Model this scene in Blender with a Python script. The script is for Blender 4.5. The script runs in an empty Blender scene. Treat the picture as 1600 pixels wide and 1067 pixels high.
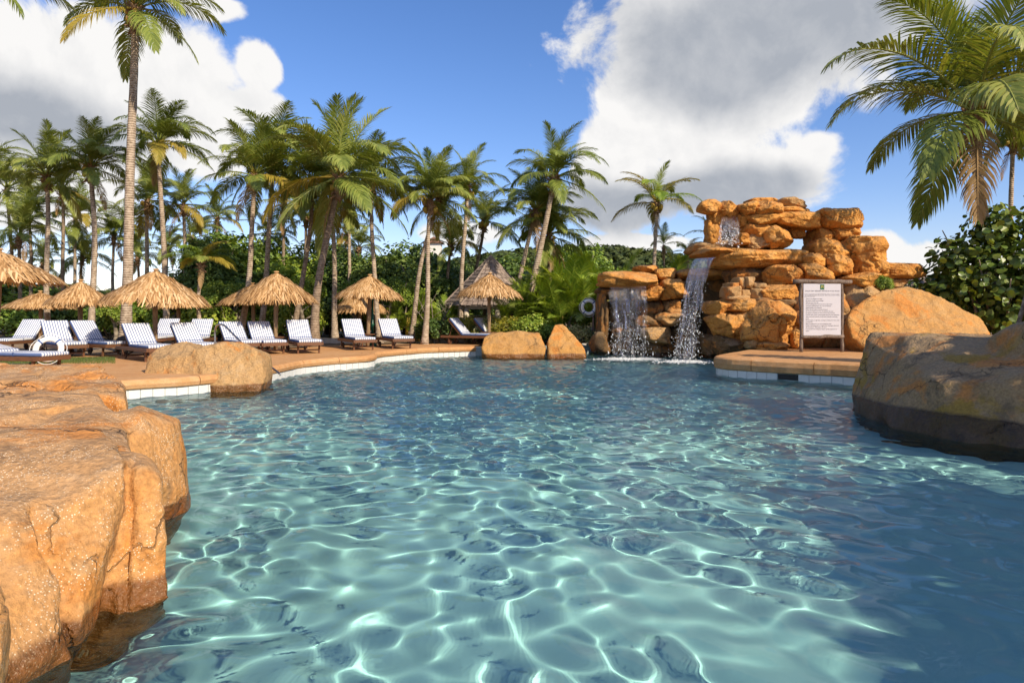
import bpy, bmesh, math, random
import numpy as np
from mathutils import Vector, Matrix, Euler
from mathutils.geometry import tessellate_polygon

sc = bpy.context.scene
COL = sc.collection
R = math.radians
PI = math.pi
HZ, FP, CZ = 485.0, 1067.0, 1.5          # horizon row, focal length in photo pixels, eye height above the water
DECK, PLAT = 0.32, 0.42

# ------------------------------------------------------------------ camera
cam = bpy.data.cameras.new('camera')
camo = bpy.data.objects.new('camera', cam)
COL.objects.link(camo)
cam.lens = 24.0
cam.sensor_width = 36.0
cam.shift_y = -(533.5 - HZ) / 1600.0
cam.clip_start = 0.05
cam.clip_end = 4000
camo.location = (0, 0, CZ)
camo.rotation_euler = (PI / 2, 0, 0)
sc.camera = camo

# ------------------------------------------------------------------ sun, exposure
SUN_AZ, SUN_EL = 137.0, 33.0               # clockwise from +Y, degrees
sdir = Vector((math.sin(R(SUN_AZ)) * math.cos(R(SUN_EL)), math.cos(R(SUN_AZ)) * math.cos(R(SUN_EL)), math.sin(R(SUN_EL))))
sl = bpy.data.lights.new('sun', 'SUN')
sl.energy = 5.0
sl.angle = R(0.5)
sl.color = (1.0, 0.86, 0.66)
sl.cycles.is_caustics_light = True
slo = bpy.data.objects.new('sun', sl)
slo.rotation_euler = sdir.to_track_quat('Z', 'Y').to_euler()
slo.location = (20, -20, 30)
COL.objects.link(slo)
vs = sc.view_settings
vs.view_transform = 'Standard'
vs.look = 'None'
vs.exposure = 0.27
vs.gamma = 1.0
vs.use_curve_mapping = False
sc.cycles.use_denoising = True
sc.cycles.max_bounces = 10
sc.cycles.transparent_max_bounces = 16
sc.cycles.sample_clamp_indirect = 4.0
sc.cycles.caustics_refractive = True
sc.cycles.caustics_reflective = False


# ------------------------------------------------------------------ node helpers
class NT:
    def __init__(s, tree):
        s.t = tree
        s.n = tree.nodes
        s.l = tree.links

    def new(s, typ, **kw):
        n = s.n.new('ShaderNode' + typ)
        for k, v in kw.items():
            setattr(n, k, v)
        return n

    def put(s, sock, v):
        if hasattr(v, 'node'):
            s.l.new(v, sock)
        elif v is not None:
            if hasattr(sock.default_value, '__len__') and not hasattr(v, '__len__'):
                v = [v] * len(sock.default_value)
            if hasattr(v, '__len__') and len(v) == 3 and len(sock.default_value) == 4:
                v = tuple(v) + (1,)
            sock.default_value = v

    def math(s, op, a, b=None, c=None, clamp=False):
        n = s.new('Math', operation=op, use_clamp=clamp)
        s.put(n.inputs[0], a)
        s.put(n.inputs[1], b)
        if c is not None:
            s.put(n.inputs[2], c)
        return n.outputs[0]

    def vmath(s, op, a, b=None):
        n = s.new('VectorMath', operation=op)
        s.put(n.inputs[0], a)
        if b is not None:
            s.put(n.inputs[1], b)
        return n.outputs['Value'] if op in ('LENGTH', 'DISTANCE', 'DOT_PRODUCT') else n.outputs[0]

    def noise(s, vec, scale, detail=4, rough=0.55, dist=0.0, out=0):
        n = s.new('TexNoise')
        s.put(n.inputs['Vector'], vec)
        n.inputs['Scale'].default_value = scale
        n.inputs['Detail'].default_value = detail
        n.inputs['Roughness'].default_value = rough
        n.inputs['Distortion'].default_value = dist
        return n.outputs[out]

    def voro(s, vec, scale, feature='F1', out=0, rand=1.0):
        n = s.new('TexVoronoi', feature=feature)
        s.put(n.inputs['Vector'], vec)
        n.inputs['Scale'].default_value = scale
        n.inputs['Randomness'].default_value = rand
        return n.outputs[out]

    def ramp(s, fac, stops, interp='LINEAR'):
        n = s.new('ValToRGB')
        cr = n.color_ramp
        cr.interpolation = interp
        while len(cr.elements) < len(stops):
            cr.elements.new(0.5)
        for e, (p, c) in zip(cr.elements, stops):
            e.position = p
            e.color = (c, c, c, 1) if not hasattr(c, '__len__') else tuple(c) + (1,)
        s.put(n.inputs[0], fac)
        return n.outputs[0]

    def mix(s, fac, a, b, mode='MIX'):
        n = s.new('Mix', data_type='RGBA', blend_type=mode)
        s.put(n.inputs[0], fac)
        s.put(n.inputs[6], a)
        s.put(n.inputs[7], b)
        return n.outputs[2]

    def smooth(s, v, lo, hi):
        n = s.new('MapRange', interpolation_type='SMOOTHSTEP')
        s.put(n.inputs[0], v)
        n.inputs[1].default_value = lo
        n.inputs[2].default_value = hi
        return n.outputs[0]

    def bump(s, h, strength, dist, normal=None):
        n = s.new('Bump')
        n.inputs['Strength'].default_value = strength
        n.inputs['Distance'].default_value = dist
        s.put(n.inputs['Height'], h)
        if normal is not None:
            s.l.new(normal, n.inputs['Normal'])
        return n.outputs[0]


def material(name):
    m = bpy.data.materials.new(name)
    m.use_nodes = True
    t = NT(m.node_tree)
    b = t.n['Principled BSDF']
    return m, t, b


# ------------------------------------------------------------------ world: Nishita sky and cumulus clouds
def build_world():
    w = bpy.data.worlds.new('World')
    sc.world = w
    w.use_nodes = True
    t = NT(w.node_tree)
    bg = t.n['Background']
    sky = t.new('TexSky', sky_type='NISHITA')
    sky.sun_disc = False
    sky.sun_elevation = R(SUN_EL)
    sky.sun_rotation = R(SUN_AZ)
    sky.air_density = 1.0
    sky.dust_density = 0.3
    sky.ozone_density = 3.0
    D = t.new('TexCoord').outputs['Generated']

    def cdir(px, py):
        return Vector(((px - 800) / FP, 1, (HZ - py) / FP)).normalized()

    def blobs(lst, soft=1.0):
        cur = None
        for px, py, rx, ry in lst:
            c = cdir(px, py)
            d = t.vmath('SUBTRACT', D, tuple(c))
            d = t.vmath('MULTIPLY', d, (FP / rx, 1.6, FP / ry))
            f = t.math('SUBTRACT', 1.0, t.vmath('LENGTH', d))
            cur = f if cur is None else t.math('SMOOTH_MAX', cur, f, 0.25)
        return cur

    left = [(30, 150, 150, 95), (150, 120, 150, 85), (250, 110, 90, 75), (285, 165, 95, 70), (90, 215, 200, 60), (310, 240, 70, 40),
            (405, 105, 30, 40), (395, 165, 60, 28), (320, 8, 50, 18), (20, 300, 130, 50)]
    right = [(1180, 40, 240, 110), (1300, 30, 150, 90), (1015, 45, 60, 60), (1020, 150, 80, 90), (1110, 180, 140, 110), (1200, 120, 130, 90),
             (935, 265, 55, 60), (985, 310, 105, 50), (1120, 290, 160, 65), (1230, 270, 85, 65), (1275, 235, 32, 32), (980, 225, 80, 60),
             (1480, 405, 90, 30), (1010, 380, 110, 16), (1340, 390, 60, 30), (720, 365, 60, 22)]
    bl = blobs(left + right)
    n1 = t.noise(D, 8.5, 11, 0.6, 0.3)
    n2 = t.noise(D, 2.6, 3, 0.5)
    shape = t.math('ADD', t.math('MULTIPLY', bl, 0.62), t.math('MULTIPLY', t.math('SUBTRACT', n1, 0.5), 1.25))
    # scattered clouds of the same kind all round the rest of the sky
    sep = t.new('SeparateXYZ')
    t.l.new(D, sep.inputs[0])
    away = t.smooth(sep.outputs[1], 0.62, 0.25)
    gen = t.math('ADD', t.math('MULTIPLY', t.math('SUBTRACT', n2, 0.56), 3.2), t.math('MULTIPLY', t.math('SUBTRACT', n1, 0.5), 1.2))
    gen = t.math('SUBTRACT', t.math('MULTIPLY', t.math('ADD', gen, 1.0), away), 1.0)
    shape = t.math('MAXIMUM', shape, gen)
    mask = t.smooth(shape, -0.02, 0.17)
    up = t.smooth(sep.outputs[2], -0.01, 0.05)
    mask = t.math('MULTIPLY', mask, up)
    # self-shading: thick cores are grey, relief from an offset sample
    off = t.vmath('ADD', D, (0.016, 0.0, 0.026))
    n3 = t.noise(off, 8.5, 11, 0.6, 0.3)
    relief = t.math('MULTIPLY', t.math('SUBTRACT', n1, n3), 2.0)
    dark = blobs([(30, 190, 130, 60), (1190, 45, 230, 95), (1130, 110, 130, 60), (965, 325, 130, 45), (1100, 300, 170, 38), (1330, 25, 120, 70)])
    lump = t.noise(D, 4.5, 6, 0.55)
    dk = t.smooth(t.math('ADD', dark, t.math('MULTIPLY', t.math('SUBTRACT', lump, 0.5), 1.6)), -0.3, 0.55)
    core = t.smooth(shape, 0.15, 0.9)
    gry = t.math('ADD', t.math('MULTIPLY', dk, 0.9), t.math('MULTIPLY', core, 0.16))
    gry = t.math('ADD', gry, t.math('MULTIPLY', relief, -0.55), clamp=True)
    cc = t.mix(gry, (7.6, 7.5, 7.4), (3.3, 3.55, 4.0))
    # a slightly deeper blue than the raw sky
    hs = t.new('HueSaturation')
    hs.inputs['Saturation'].default_value = 1.2
    hs.inputs['Value'].default_value = 1.18
    t.l.new(sky.outputs[0], hs.inputs['Color'])
    tint = t.mix(1.0, hs.outputs[0], (1.16, 1.0, 1.14), 'MULTIPLY')
    col = t.mix(mask, tint, cc)
    t.l.new(col, bg.inputs[0])
    bg.inputs[1].default_value = 0.105


build_world()


# ------------------------------------------------------------------ mesh helpers
def link(name, mesh, parent=None, loc=None, rot=None, scale=None):
    o = bpy.data.objects.new(name, mesh)
    COL.objects.link(o)
    if parent is not None:
        o.parent = parent
    if loc is not None:
        o.location = loc
    if rot is not None:
        o.rotation_euler = rot
    if scale is not None:
        o.scale = scale if hasattr(scale, '__len__') else (scale,) * 3
    return o


def mesh(name, V, F, mat=None, smooth=False):
    m = bpy.data.meshes.new(name)
    V = V.tolist() if isinstance(V, np.ndarray) else [tuple(v) for v in V]
    F = F.tolist() if isinstance(F, np.ndarray) else F
    m.from_pydata(V, [], F)
    if mat is not None:
        for mm in (mat if isinstance(mat, (list, tuple)) else [mat]):
            m.materials.append(mm)
    if smooth:
        m.shade_smooth()
    m.update()
    return m


def obj(name, V, F, mat=None, parent=None, smooth=False, **kw):
    return link(name, mesh(name, V, F, mat, smooth), parent, **kw)


def bobj(name, bm, mat=None, parent=None, smooth=False, **kw):
    m = bpy.data.meshes.new(name)
    bm.to_mesh(m)
    bm.free()
    if mat is not None:
        m.materials.append(mat)
    if smooth:
        m.shade_smooth()
    return link(name, m, parent, **kw)


def tag(o, label=None, cat=None, group=None, kind=None):
    if label:
        o['label'] = label
    if cat:
        o['category'] = cat
    if group:
        o['group'] = group
    if kind:
        o['kind'] = kind
    return o


def empty(name, loc=(0, 0, 0), rz=0.0, label=None, cat=None, group=None, scale=None):
    o = bpy.data.objects.new(name, None)
    o.empty_display_size = 0.2
    COL.objects.link(o)
    o.location = loc
    o.rotation_euler = (0, 0, rz)
    if scale is not None:
        o.scale = scale if hasattr(scale, '__len__') else (scale,) * 3
    return tag(o, label, cat, group)


def copy_tree(o, parent=None):
    c = o.copy()
    COL.objects.link(c)
    c.parent = parent
    for ch in KIDS.get(o.name, []):
        copy_tree(ch, c)
    return c


KIDS = {}


def remember(root):
    ks = list(root.children)
    KIDS[root.name] = ks
    for k in ks:
        remember(k)


def box_bm(bm, sx, sy, sz, loc=(0, 0, 0), rot=None, bevel=0.0):
    M = Matrix.Translation(loc)
    if rot is not None:
        M = M @ Euler(rot).to_matrix().to_4x4()
    r = bmesh.ops.create_cube(bm, size=1.0, matrix=M @ Matrix.Diagonal((sx, sy, sz, 1)))
    if bevel > 0:
        es = list({e for v in r['verts'] for e in v.link_edges})
        bmesh.ops.bevel(bm, geom=es, offset=bevel, segments=2, affect='EDGES', profile=0.5)
    return bm


def box(name, sx, sy, sz, loc, mat, parent, rot=None, bevel=0.0, local=True):
    bm = bmesh.new()
    box_bm(bm, sx, sy, sz, (0, 0, 0), None, bevel)
    return bobj(name, bm, mat, parent, loc=loc, rot=rot)


def tube(pts, rads, sides=8, cap=True):
    P = np.array(pts, float)
    n = len(P)
    rads = np.broadcast_to(np.array(rads, float), (n,))
    T = np.gradient(P, axis=0)
    T /= np.linalg.norm(T, axis=1)[:, None] + 1e-9
    ref = np.array([0, 0, 1.0]) if abs(T[0][2]) < 0.9 else np.array([0, 1.0, 0])
    V = []
    u = None
    for i in range(n):
        if u is None:
            u = np.cross(T[i], ref)
        else:
            u = u - T[i] * np.dot(u, T[i])
        u = u / (np.linalg.norm(u) + 1e-9)
        v = np.cross(T[i], u)
        a = np.arange(sides) * 2 * PI / sides
        V.append(P[i] + rads[i] * (np.cos(a)[:, None] * u + np.sin(a)[:, None] * v))
    V = np.concatenate(V)
    F = []
    for i in range(n - 1):
        for j in range(sides):
            k = (j + 1) % sides
            F.append([i * sides + j, i * sides + k, (i + 1) * sides + k, (i + 1) * sides + j])
    if cap:
        F.append(list(range(sides))[::-1])
        F.append([(n - 1) * sides + j for j in range(sides)])
    return V, F


def join(parts):
    Vs, Fs, o = [], [], 0
    for V, F in parts:
        Vs.append(np.asarray(V, float))
        Fs += [[i + o for i in f] for f in F]
        o += len(V)
    return np.concatenate(Vs), Fs


# vectorised gradient-free value noise
def _hash(ix, iy, iz, seed):
    h = (ix.astype(np.int64) * 374761393 + iy.astype(np.int64) * 668265263 + iz.astype(np.int64) * 2147483647 + seed * 1274126177) & 0xFFFFFFFF
    h = ((h ^ (h >> 13)) * 1274126177) & 0xFFFFFFFF
    h = ((h ^ (h >> 16)) * 2246822519) & 0xFFFFFFFF
    return ((h ^ (h >> 15)) & 0xFFFFFF) / float(0xFFFFFF)


def vnoise(P, seed=0):
    i = np.floor(P)
    f = P - i
    f = f * f * f * (f * (f * 6 - 15) + 10)
    x, y, z = i[:, 0], i[:, 1], i[:, 2]
    r = 0
    for dx in (0, 1):
        for dy in (0, 1):
            for dz in (0, 1):
                wgt = (f[:, 0] if dx else 1 - f[:, 0]) * (f[:, 1] if dy else 1 - f[:, 1]) * (f[:, 2] if dz else 1 - f[:, 2])
                r = r + wgt * _hash(x + dx, y + dy, z + dz, seed)
    return r * 2 - 1


def fbm(P, octv=4, seed=0, gain=0.5):
    a, s, r = 1.0, 1.0, 0
    for k in range(octv):
        r = r + a * vnoise(P * s + 17.3 * k, seed + k)
        a *= gain
        s *= 2.03
    return r


def worley(P, seed=0):
    i = np.floor(P)
    f1 = np.full(len(P), 9.0)
    f2 = np.full(len(P), 9.0)
    for dx in (-1, 0, 1):
        for dy in (-1, 0, 1):
            for dz in (-1, 0, 1):
                c = i + np.array([dx, dy, dz])
                q = np.stack([_hash(c[:, 0], c[:, 1], c[:, 2], seed + k) for k in (1, 2, 3)], 1) + c
                d = np.linalg.norm(P - q, axis=1)
                lo = np.minimum(f1, d)
                f2 = np.minimum(f2, np.maximum(f1, d))
                f1 = lo
    return f1, f2


# pixel of the photograph -> world
def at(px, py, Y):
    return Vector(((px - 800) / FP * Y, Y, CZ + (HZ - py) / FP * Y))


def ground_at(px, py, z=DECK):
    Y = (CZ - z) * FP / (py - HZ)
    return Vector(((px - 800) / FP * Y, Y, z))


# ------------------------------------------------------------------ materials
MAT = {}


def pos_node(t):
    return t.new('NewGeometry').outputs['Position']


def rock_mat(name, c_main, c_light, c_dark, stain, speck=0.0, wet=0.13, grime=0.5, scale=1.0, yellow=0.0, facet=0.6, crack=0.75):
    m, t, b = material(name)
    P = pos_node(t)
    n1 = t.noise(P, 1.3 * scale, 7, 0.6, 0.5)
    n2 = t.noise(P, 5.0 * scale, 8, 0.65)
    n3 = t.noise(P, 34 * scale, 4, 0.6)
    col = t.ramp(t.math('ADD', t.math('MULTIPLY', n1, 0.65), t.math('MULTIPLY', n2, 0.35)),
                 [(0.33, c_dark), (0.46, c_main), (0.56, c_main), (0.68, c_light)])
    # weathering: grey film on the upper sides, rust runs, lichen
    nrm = t.new('NewGeometry').outputs['Normal']
    sp = t.new('SeparateXYZ')
    t.l.new(nrm, sp.inputs[0])
    topf = t.smooth(t.math('ADD', sp.outputs[2], t.math('MULTIPLY', t.math('SUBTRACT', n2, 0.5), 1.6)), 0.25, 1.0)
    col = t.mix(t.math('MULTIPLY', topf, 0.5 * grime), col, (0.36, 0.27, 0.17))
    ng = t.noise(t.vmath('MULTIPLY', P, (1.0, 1.0, 0.45)), 2.1 * scale, 8, 0.68, 0.8)
    gf = t.smooth(ng, 0.51, 0.68)
    col = t.mix(t.math('MULTIPLY', gf, grime), col, stain)
    nr = t.noise(t.vmath('ADD', P, (7.1, 3.3, 1.7)), 1.7 * scale, 5, 0.6, 0.6)
    col = t.mix(t.math('MULTIPLY', t.smooth(nr, 0.52, 0.64), 0.75), col, (0.50, 0.19, 0.035))
    if yellow:
        ny = t.noise(t.vmath('ADD', P, (1.1, 8.3, 4.7)), 1.2 * scale, 6, 0.6, 0.8)
        col = t.mix(t.math('MULTIPLY', t.smooth(ny, 0.55, 0.63), yellow), col, (0.30, 0.185, 0.02))
    # grain
    col = t.mix(0.5, col, t.ramp(n3, [(0.3, 0.25), (0.7, 0.75)]), 'OVERLAY')
    if speck:
        v = t.voro(P, 72, 'F1')
        sf = t.math('MULTIPLY', t.smooth(v, 0.30, 0.16), t.smooth(t.noise(P, 5, 4), 0.40, 0.58))
        col = t.mix(t.math('MULTIPLY', sf, speck), col, (0.80, 0.66, 0.48))
    # hairline cracks
    sn = t.new('VectorMath', operation='SCALE')
    t.l.new(t.noise(P, 3.0, 4, 0.6, out=1), sn.inputs[0])
    sn.inputs['Scale'].default_value = 0.5
    wp = t.vmath('ADD', P, sn.outputs[0])
    ce = t.voro(wp, 1.15 * scale, 'DISTANCE_TO_EDGE')
    cm = t.math('MULTIPLY', t.smooth(ce, 0.012, 0.002), t.smooth(t.noise(P, 1.1, 2), 0.45, 0.6))
    col = t.mix(t.math('MULTIPLY', cm, crack), col, (0.06, 0.035, 0.018))
    rough = t.ramp(n2, [(0.3, 0.75), (0.7, 0.95)])
    if wet:
        sz = t.new('SeparateXYZ')
        t.l.new(P, sz.inputs[0])
        wz = t.math('ADD', sz.outputs[2], t.math('MULTIPLY', t.math('SUBTRACT', n1, 0.5), 0.16))
        wf = t.smooth(wz, wet + 0.025, wet - 0.02)
        col = t.mix(wf, col, t.mix(1.0, col, (0.40, 0.31, 0.23) if wet < 0.2 else (0.22, 0.19, 0.16), 'MULTIPLY'))
        rough = t.mix(wf, rough, 0.22)
    t.put(b.inputs['Base Color'], col)
    t.put(b.inputs['Roughness'], rough)
    b.inputs['Specular IOR Level'].default_value = 0.35
    h = t.math('ADD', t.math('MULTIPLY', n2, 0.6), t.math('MULTIPLY', n3, 0.22))
    h = t.math('SUBTRACT', h, t.math('MULTIPLY', cm, 0.46 * crack))
    h = t.math('ADD', h, t.math('MULTIPLY', t.voro(wp, 2.4 * scale, 'F1'), facet))
    h = t.math('ADD', h, t.math('MULTIPLY', t.voro(wp, 7.0 * scale, 'F1'), facet * 0.35))
    h = t.math('ADD', h, t.math('MULTIPLY', t.noise(P, 130 * scale, 3, 0.6), 0.05))
    t.l.new(t.bump(h, 0.9, 0.07 / scale), b.inputs['Normal'])
    return m


MAT['rock'] = rock_mat('orange rock', (0.58, 0.265, 0.055), (0.64, 0.36, 0.125), (0.36, 0.145, 0.035), (0.15, 0.095, 0.05), grime=0.5, facet=1.5)
MAT['rock_near'] = rock_mat('speckled orange rock', (0.50, 0.25, 0.085), (0.52, 0.33, 0.18), (0.42, 0.18, 0.045), (0.19, 0.115, 0.06), speck=0.95, grime=0.75)
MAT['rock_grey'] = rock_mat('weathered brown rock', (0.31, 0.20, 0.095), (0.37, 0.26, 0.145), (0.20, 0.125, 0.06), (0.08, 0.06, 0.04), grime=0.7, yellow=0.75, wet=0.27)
MAT['rock_tan'] = rock_mat('tan rock', (0.46, 0.235, 0.065), (0.50, 0.285, 0.10), (0.35, 0.16, 0.04), (0.17, 0.11, 0.05), grime=0.5)
MAT['rock_mid'] = rock_mat('sandy brown rock', (0.43, 0.255, 0.105), (0.50, 0.34, 0.18), (0.29, 0.16, 0.06), (0.13, 0.09, 0.05), grime=0.6, facet=0.9, crack=0.2)
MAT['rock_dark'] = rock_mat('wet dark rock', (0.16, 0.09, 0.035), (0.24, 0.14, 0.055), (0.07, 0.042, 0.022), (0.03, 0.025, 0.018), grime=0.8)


def leaf_mat(name, c1, c2, c3, trans=0.25, rough=0.45, spec=0.4, tip=None):
    """c1..c3 mixed per leaf"""
    m, t, b = material(name)
    g = t.new('NewGeometry')
    oi = t.new('ObjectInfo')
    f = t.math('ADD', t.math('MULTIPLY', g.outputs['Random Per Island'], 0.65), t.math('MULTIPLY', oi.outputs['Random'], 0.35))
    col = t.ramp(f, [(0.1, c1), (0.5, c2), (0.9, c3)])
    t.put(b.inputs['Base Color'], col)
    b.inputs['Roughness'].default_value = rough
    b.inputs['Specular IOR Level'].default_value = spec
    tr = t.new('BsdfTranslucent')
    t.put(tr.inputs[0], t.mix(1.0, col, (1.5, 1.5, 0.5), 'MULTIPLY'))
    mx = t.new('MixShader')
    mx.inputs[0].default_value = trans
    t.l.new(b.outputs[0], mx.inputs[1])
    t.l.new(tr.outputs[0], mx.inputs[2])
    out = [n for n in t.n if n.type == 'OUTPUT_MATERIAL'][0]
    t.l.new(mx.outputs[0], out.inputs[0])
    return m


MAT['frond'] = leaf_mat('palm leaf', (0.125, 0.170, 0.032), (0.215, 0.260, 0.05), (0.36, 0.36, 0.095), 0.22, 0.42)
MAT['frond_yellow'] = leaf_mat('yellowing palm leaf', (0.22, 0.20, 0.025), (0.33, 0.26, 0.035), (0.40, 0.29, 0.06), 0.25, 0.5)
MAT['frond_dry'] = leaf_mat('dry palm leaf', (0.22, 0.13, 0.05), (0.30, 0.19, 0.08), (0.36, 0.24, 0.12), 0.12, 0.8)
MAT['areca'] = leaf_mat('areca leaf', (0.125, 0.213, 0.022), (0.213, 0.300, 0.031), (0.350, 0.388, 0.050), 0.25, 0.45)
MAT['leaf_dark'] = leaf_mat('dark tree leaf', (0.049, 0.094, 0.023), (0.101, 0.166, 0.031), (0.202, 0.260, 0.046), 0.15, 0.5)
MAT['leaf_mid'] = leaf_mat('mid green tree leaf', (0.079, 0.146, 0.027), (0.157, 0.250, 0.038), (0.292, 0.354, 0.052), 0.2, 0.5)
MAT['leaf_light'] = leaf_mat('fresh green leaf', (0.118, 0.202, 0.028), (0.219, 0.310, 0.039), (0.386, 0.420, 0.054), 0.22, 0.45)
MAT['leaf_yellow'] = leaf_mat('croton leaf', (0.14, 0.17, 0.02), (0.30, 0.28, 0.03), (0.48, 0.38, 0.04), 0.2, 0.45)
MAT['leaf_cream'] = leaf_mat('variegated leaf', (0.14, 0.18, 0.04), (0.36, 0.38, 0.17), (0.56, 0.52, 0.30), 0.2, 0.5)
MAT['leaf_grape'] = leaf_mat('sea grape leaf', (0.051, 0.092, 0.020), (0.109, 0.169, 0.030), (0.238, 0.261, 0.043), 0.2, 0.35, 0.5)
MAT['leaf_hill'] = leaf_mat('hillside leaf', (0.027, 0.044, 0.015), (0.048, 0.069, 0.020), (0.081, 0.100, 0.025), 0.1, 0.7, 0.2)
MAT['grass'] = leaf_mat('grass blade', (0.07, 0.11, 0.02), (0.11, 0.15, 0.03), (0.18, 0.19, 0.05), 0.2, 0.6)


def straw_mat():
    m, t, b = material('straw thatch')
    g = t.new('NewGeometry')
    oi = t.new('ObjectInfo')
    f = t.math('ADD', t.math('MULTIPLY', g.outputs['Random Per Island'], 0.85), t.math('MULTIPLY', oi.outputs['Random'], 0.15))
    col = t.ramp(f, [(0.0, (0.20, 0.095, 0.03)), (0.3, (0.36, 0.20, 0.08)), (0.65, (0.54, 0.33, 0.15)), (1.0, (0.70, 0.48, 0.27))])
    t.put(b.inputs['Base Color'], col)
    b.inputs['Roughness'].default_value = 0.8
    b.inputs['Specular IOR Level'].default_value = 0.2
    return m


MAT['straw'] = straw_mat()


def trunk_mat(name, c1, c2, ring=7.0):
    m, t, b = material(name)
    P = t.new('TexCoord').outputs['Object']
    wv = t.new('TexWave', wave_type='BANDS', bands_direction='Z')
    t.put(wv.inputs['Vector'], P)
    wv.inputs['Scale'].default_value = ring / 2
    wv.inputs['Distortion'].default_value = 2.5
    wv.inputs['Detail'].default_value = 3
    wv.inputs['Detail Scale'].default_value = 2.0
    n = t.noise(P, 9, 6, 0.65)
    n2 = t.noise(P, 1.2, 4, 0.6)
    f = t.math('ADD', t.math('MULTIPLY', wv.outputs[1], 0.16), t.math('MULTIPLY', n, 0.84))
    col = t.mix(t.smooth(f, 0.3, 0.7), c1, c2)
    col = t.mix(t.math('MULTIPLY', t.smooth(n2, 0.52, 0.7), 0.45), col, (0.13, 0.10, 0.065))
    t.put(b.inputs['Base Color'], col)
    b.inputs['Roughness'].default_value = 0.9
    b.inputs['Specular IOR Level'].default_value = 0.2
    h = t.math('ADD', t.math('MULTIPLY', wv.outputs[1], 0.6), n)
    t.l.new(t.bump(h, 0.7, 0.025), b.inputs['Normal'])
    return m


MAT['trunk'] = trunk_mat('palm bark', (0.20, 0.145, 0.095), (0.52, 0.42, 0.32), 9)
MAT['trunk_dark'] = trunk_mat('brown palm bark', (0.14, 0.10, 0.065), (0.38, 0.29, 0.21), 12)
MAT['bark'] = trunk_mat('tree bark', (0.12, 0.095, 0.07), (0.33, 0.28, 0.21), 3)


def plain(name, c, rough=0.6, metal=0.0, var=0.25, scale=12.0, bump=0.2, stretch=(1, 1, 1), spec=0.4):
    m, t, b = material(name)
    P = t.vmath('MULTIPLY', t.new('TexCoord').outputs['Object'], stretch)
    n = t.noise(P, scale, 6, 0.65)
    lo = tuple(x * (1 - var) for x in c)
    hi = tuple(min(1, x * (1 + var)) for x in c)
    t.put(b.inputs['Base Color'], t.ramp(n, [(0.3, lo), (0.7, hi)]))
    b.inputs['Roughness'].default_value = rough
    b.inputs['Metallic'].default_value = metal
    b.inputs['Specular IOR Level'].default_value = spec
    if bump:
        t.l.new(t.bump(n, bump, 0.01), b.inputs['Normal'])
    return m


MAT['wood'] = plain('teak wood', (0.135, 0.058, 0.026), 0.5, 0, 0.45, 7, 0.3, (1, 9, 9))
MAT['pole'] = plain('weathered timber', (0.25, 0.165, 0.09), 0.85, 0, 0.4, 6, 0.5, (5, 5, 1))
MAT['log'] = plain('grey weathered log', (0.155, 0.115, 0.09), 0.9, 0, 0.6, 9, 1.0, (4, 4, 1.2))
MAT['white_plastic'] = plain('white plastic', (0.72, 0.73, 0.72), 0.4, 0, 0.06, 20, 0.05)
MAT['blue_plastic'] = plain('blue tape', (0.02, 0.075, 0.27), 0.45, 0, 0.1, 20, 0)
MAT['rubber'] = plain('black rubber', (0.022, 0.02, 0.019), 0.7, 0, 0.2, 20, 0.1)
MAT['green_paint'] = plain('green painted iron', (0.012, 0.10, 0.06), 0.35, 0, 0.15, 10, 0.1)
MAT['steel'] = plain('brushed steel', (0.42, 0.41, 0.40), 0.28, 1.0, 0.12, 20, 0)
MAT['frosted'] = plain('frosted glass', (0.50, 0.53, 0.52), 0.25, 0, 0.05, 20, 0)
MAT['stucco'] = plain('cream stucco', (0.52, 0.45, 0.35), 0.9, 0, 0.12, 18, 0.3)
MAT['white_wall'] = plain('white stucco', (0.70, 0.67, 0.62), 0.9, 0, 0.1, 12, 0.2)
MAT['shingle'] = plain('cedar shingle', (0.27, 0.21, 0.175), 0.85, 0, 0.4, 4, 0.5, (1, 1, 1))
MAT['fiber'] = plain('palm fibre', (0.24, 0.15, 0.085), 0.95, 0, 0.6, 14, 1.0, (3, 3, 1))
MAT['coconut'] = plain('young coconut', (0.40, 0.27, 0.04), 0.5, 0, 0.3, 8, 0.1)
MAT['concrete'] = plain('pale concrete', (0.40, 0.35, 0.29), 0.9, 0, 0.2, 6, 0.5)
MAT['canvas'] = plain('dark canvas', (0.045, 0.04, 0.036), 0.8, 0, 0.35, 12, 0.4)
MAT['tile'] = plain('white glazed tile', (0.66, 0.66, 0.63), 0.25, 0, 0.08, 3, 0.05)
MAT['grout'] = plain('pool plaster wall', (0.36, 0.43, 0.43), 0.8, 0, 0.1, 6, 0.1)
MAT['brown_roof'] = plain('brown roof tile', (0.20, 0.10, 0.06), 0.8, 0, 0.3, 4, 0.3)
MAT['dark_glass'] = plain('dark window', (0.02, 0.025, 0.03), 0.1, 0, 0.1, 4, 0)
MAT['sign_paper'] = plain('printed white panel', (0.50, 0.49, 0.53), 0.45, 0, 0.03, 3, 0)
MAT['ink'] = plain('dark ink', (0.045, 0.04, 0.06), 0.6, 0, 0.1, 3, 0)
MAT['logo_green'] = plain('green emblem', (0.015, 0.11, 0.055), 0.5, 0, 0.1, 3, 0)
MAT['logo_gold'] = plain('gold emblem', (0.50, 0.42, 0.10), 0.5, 0, 0.1, 3, 0)


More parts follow.
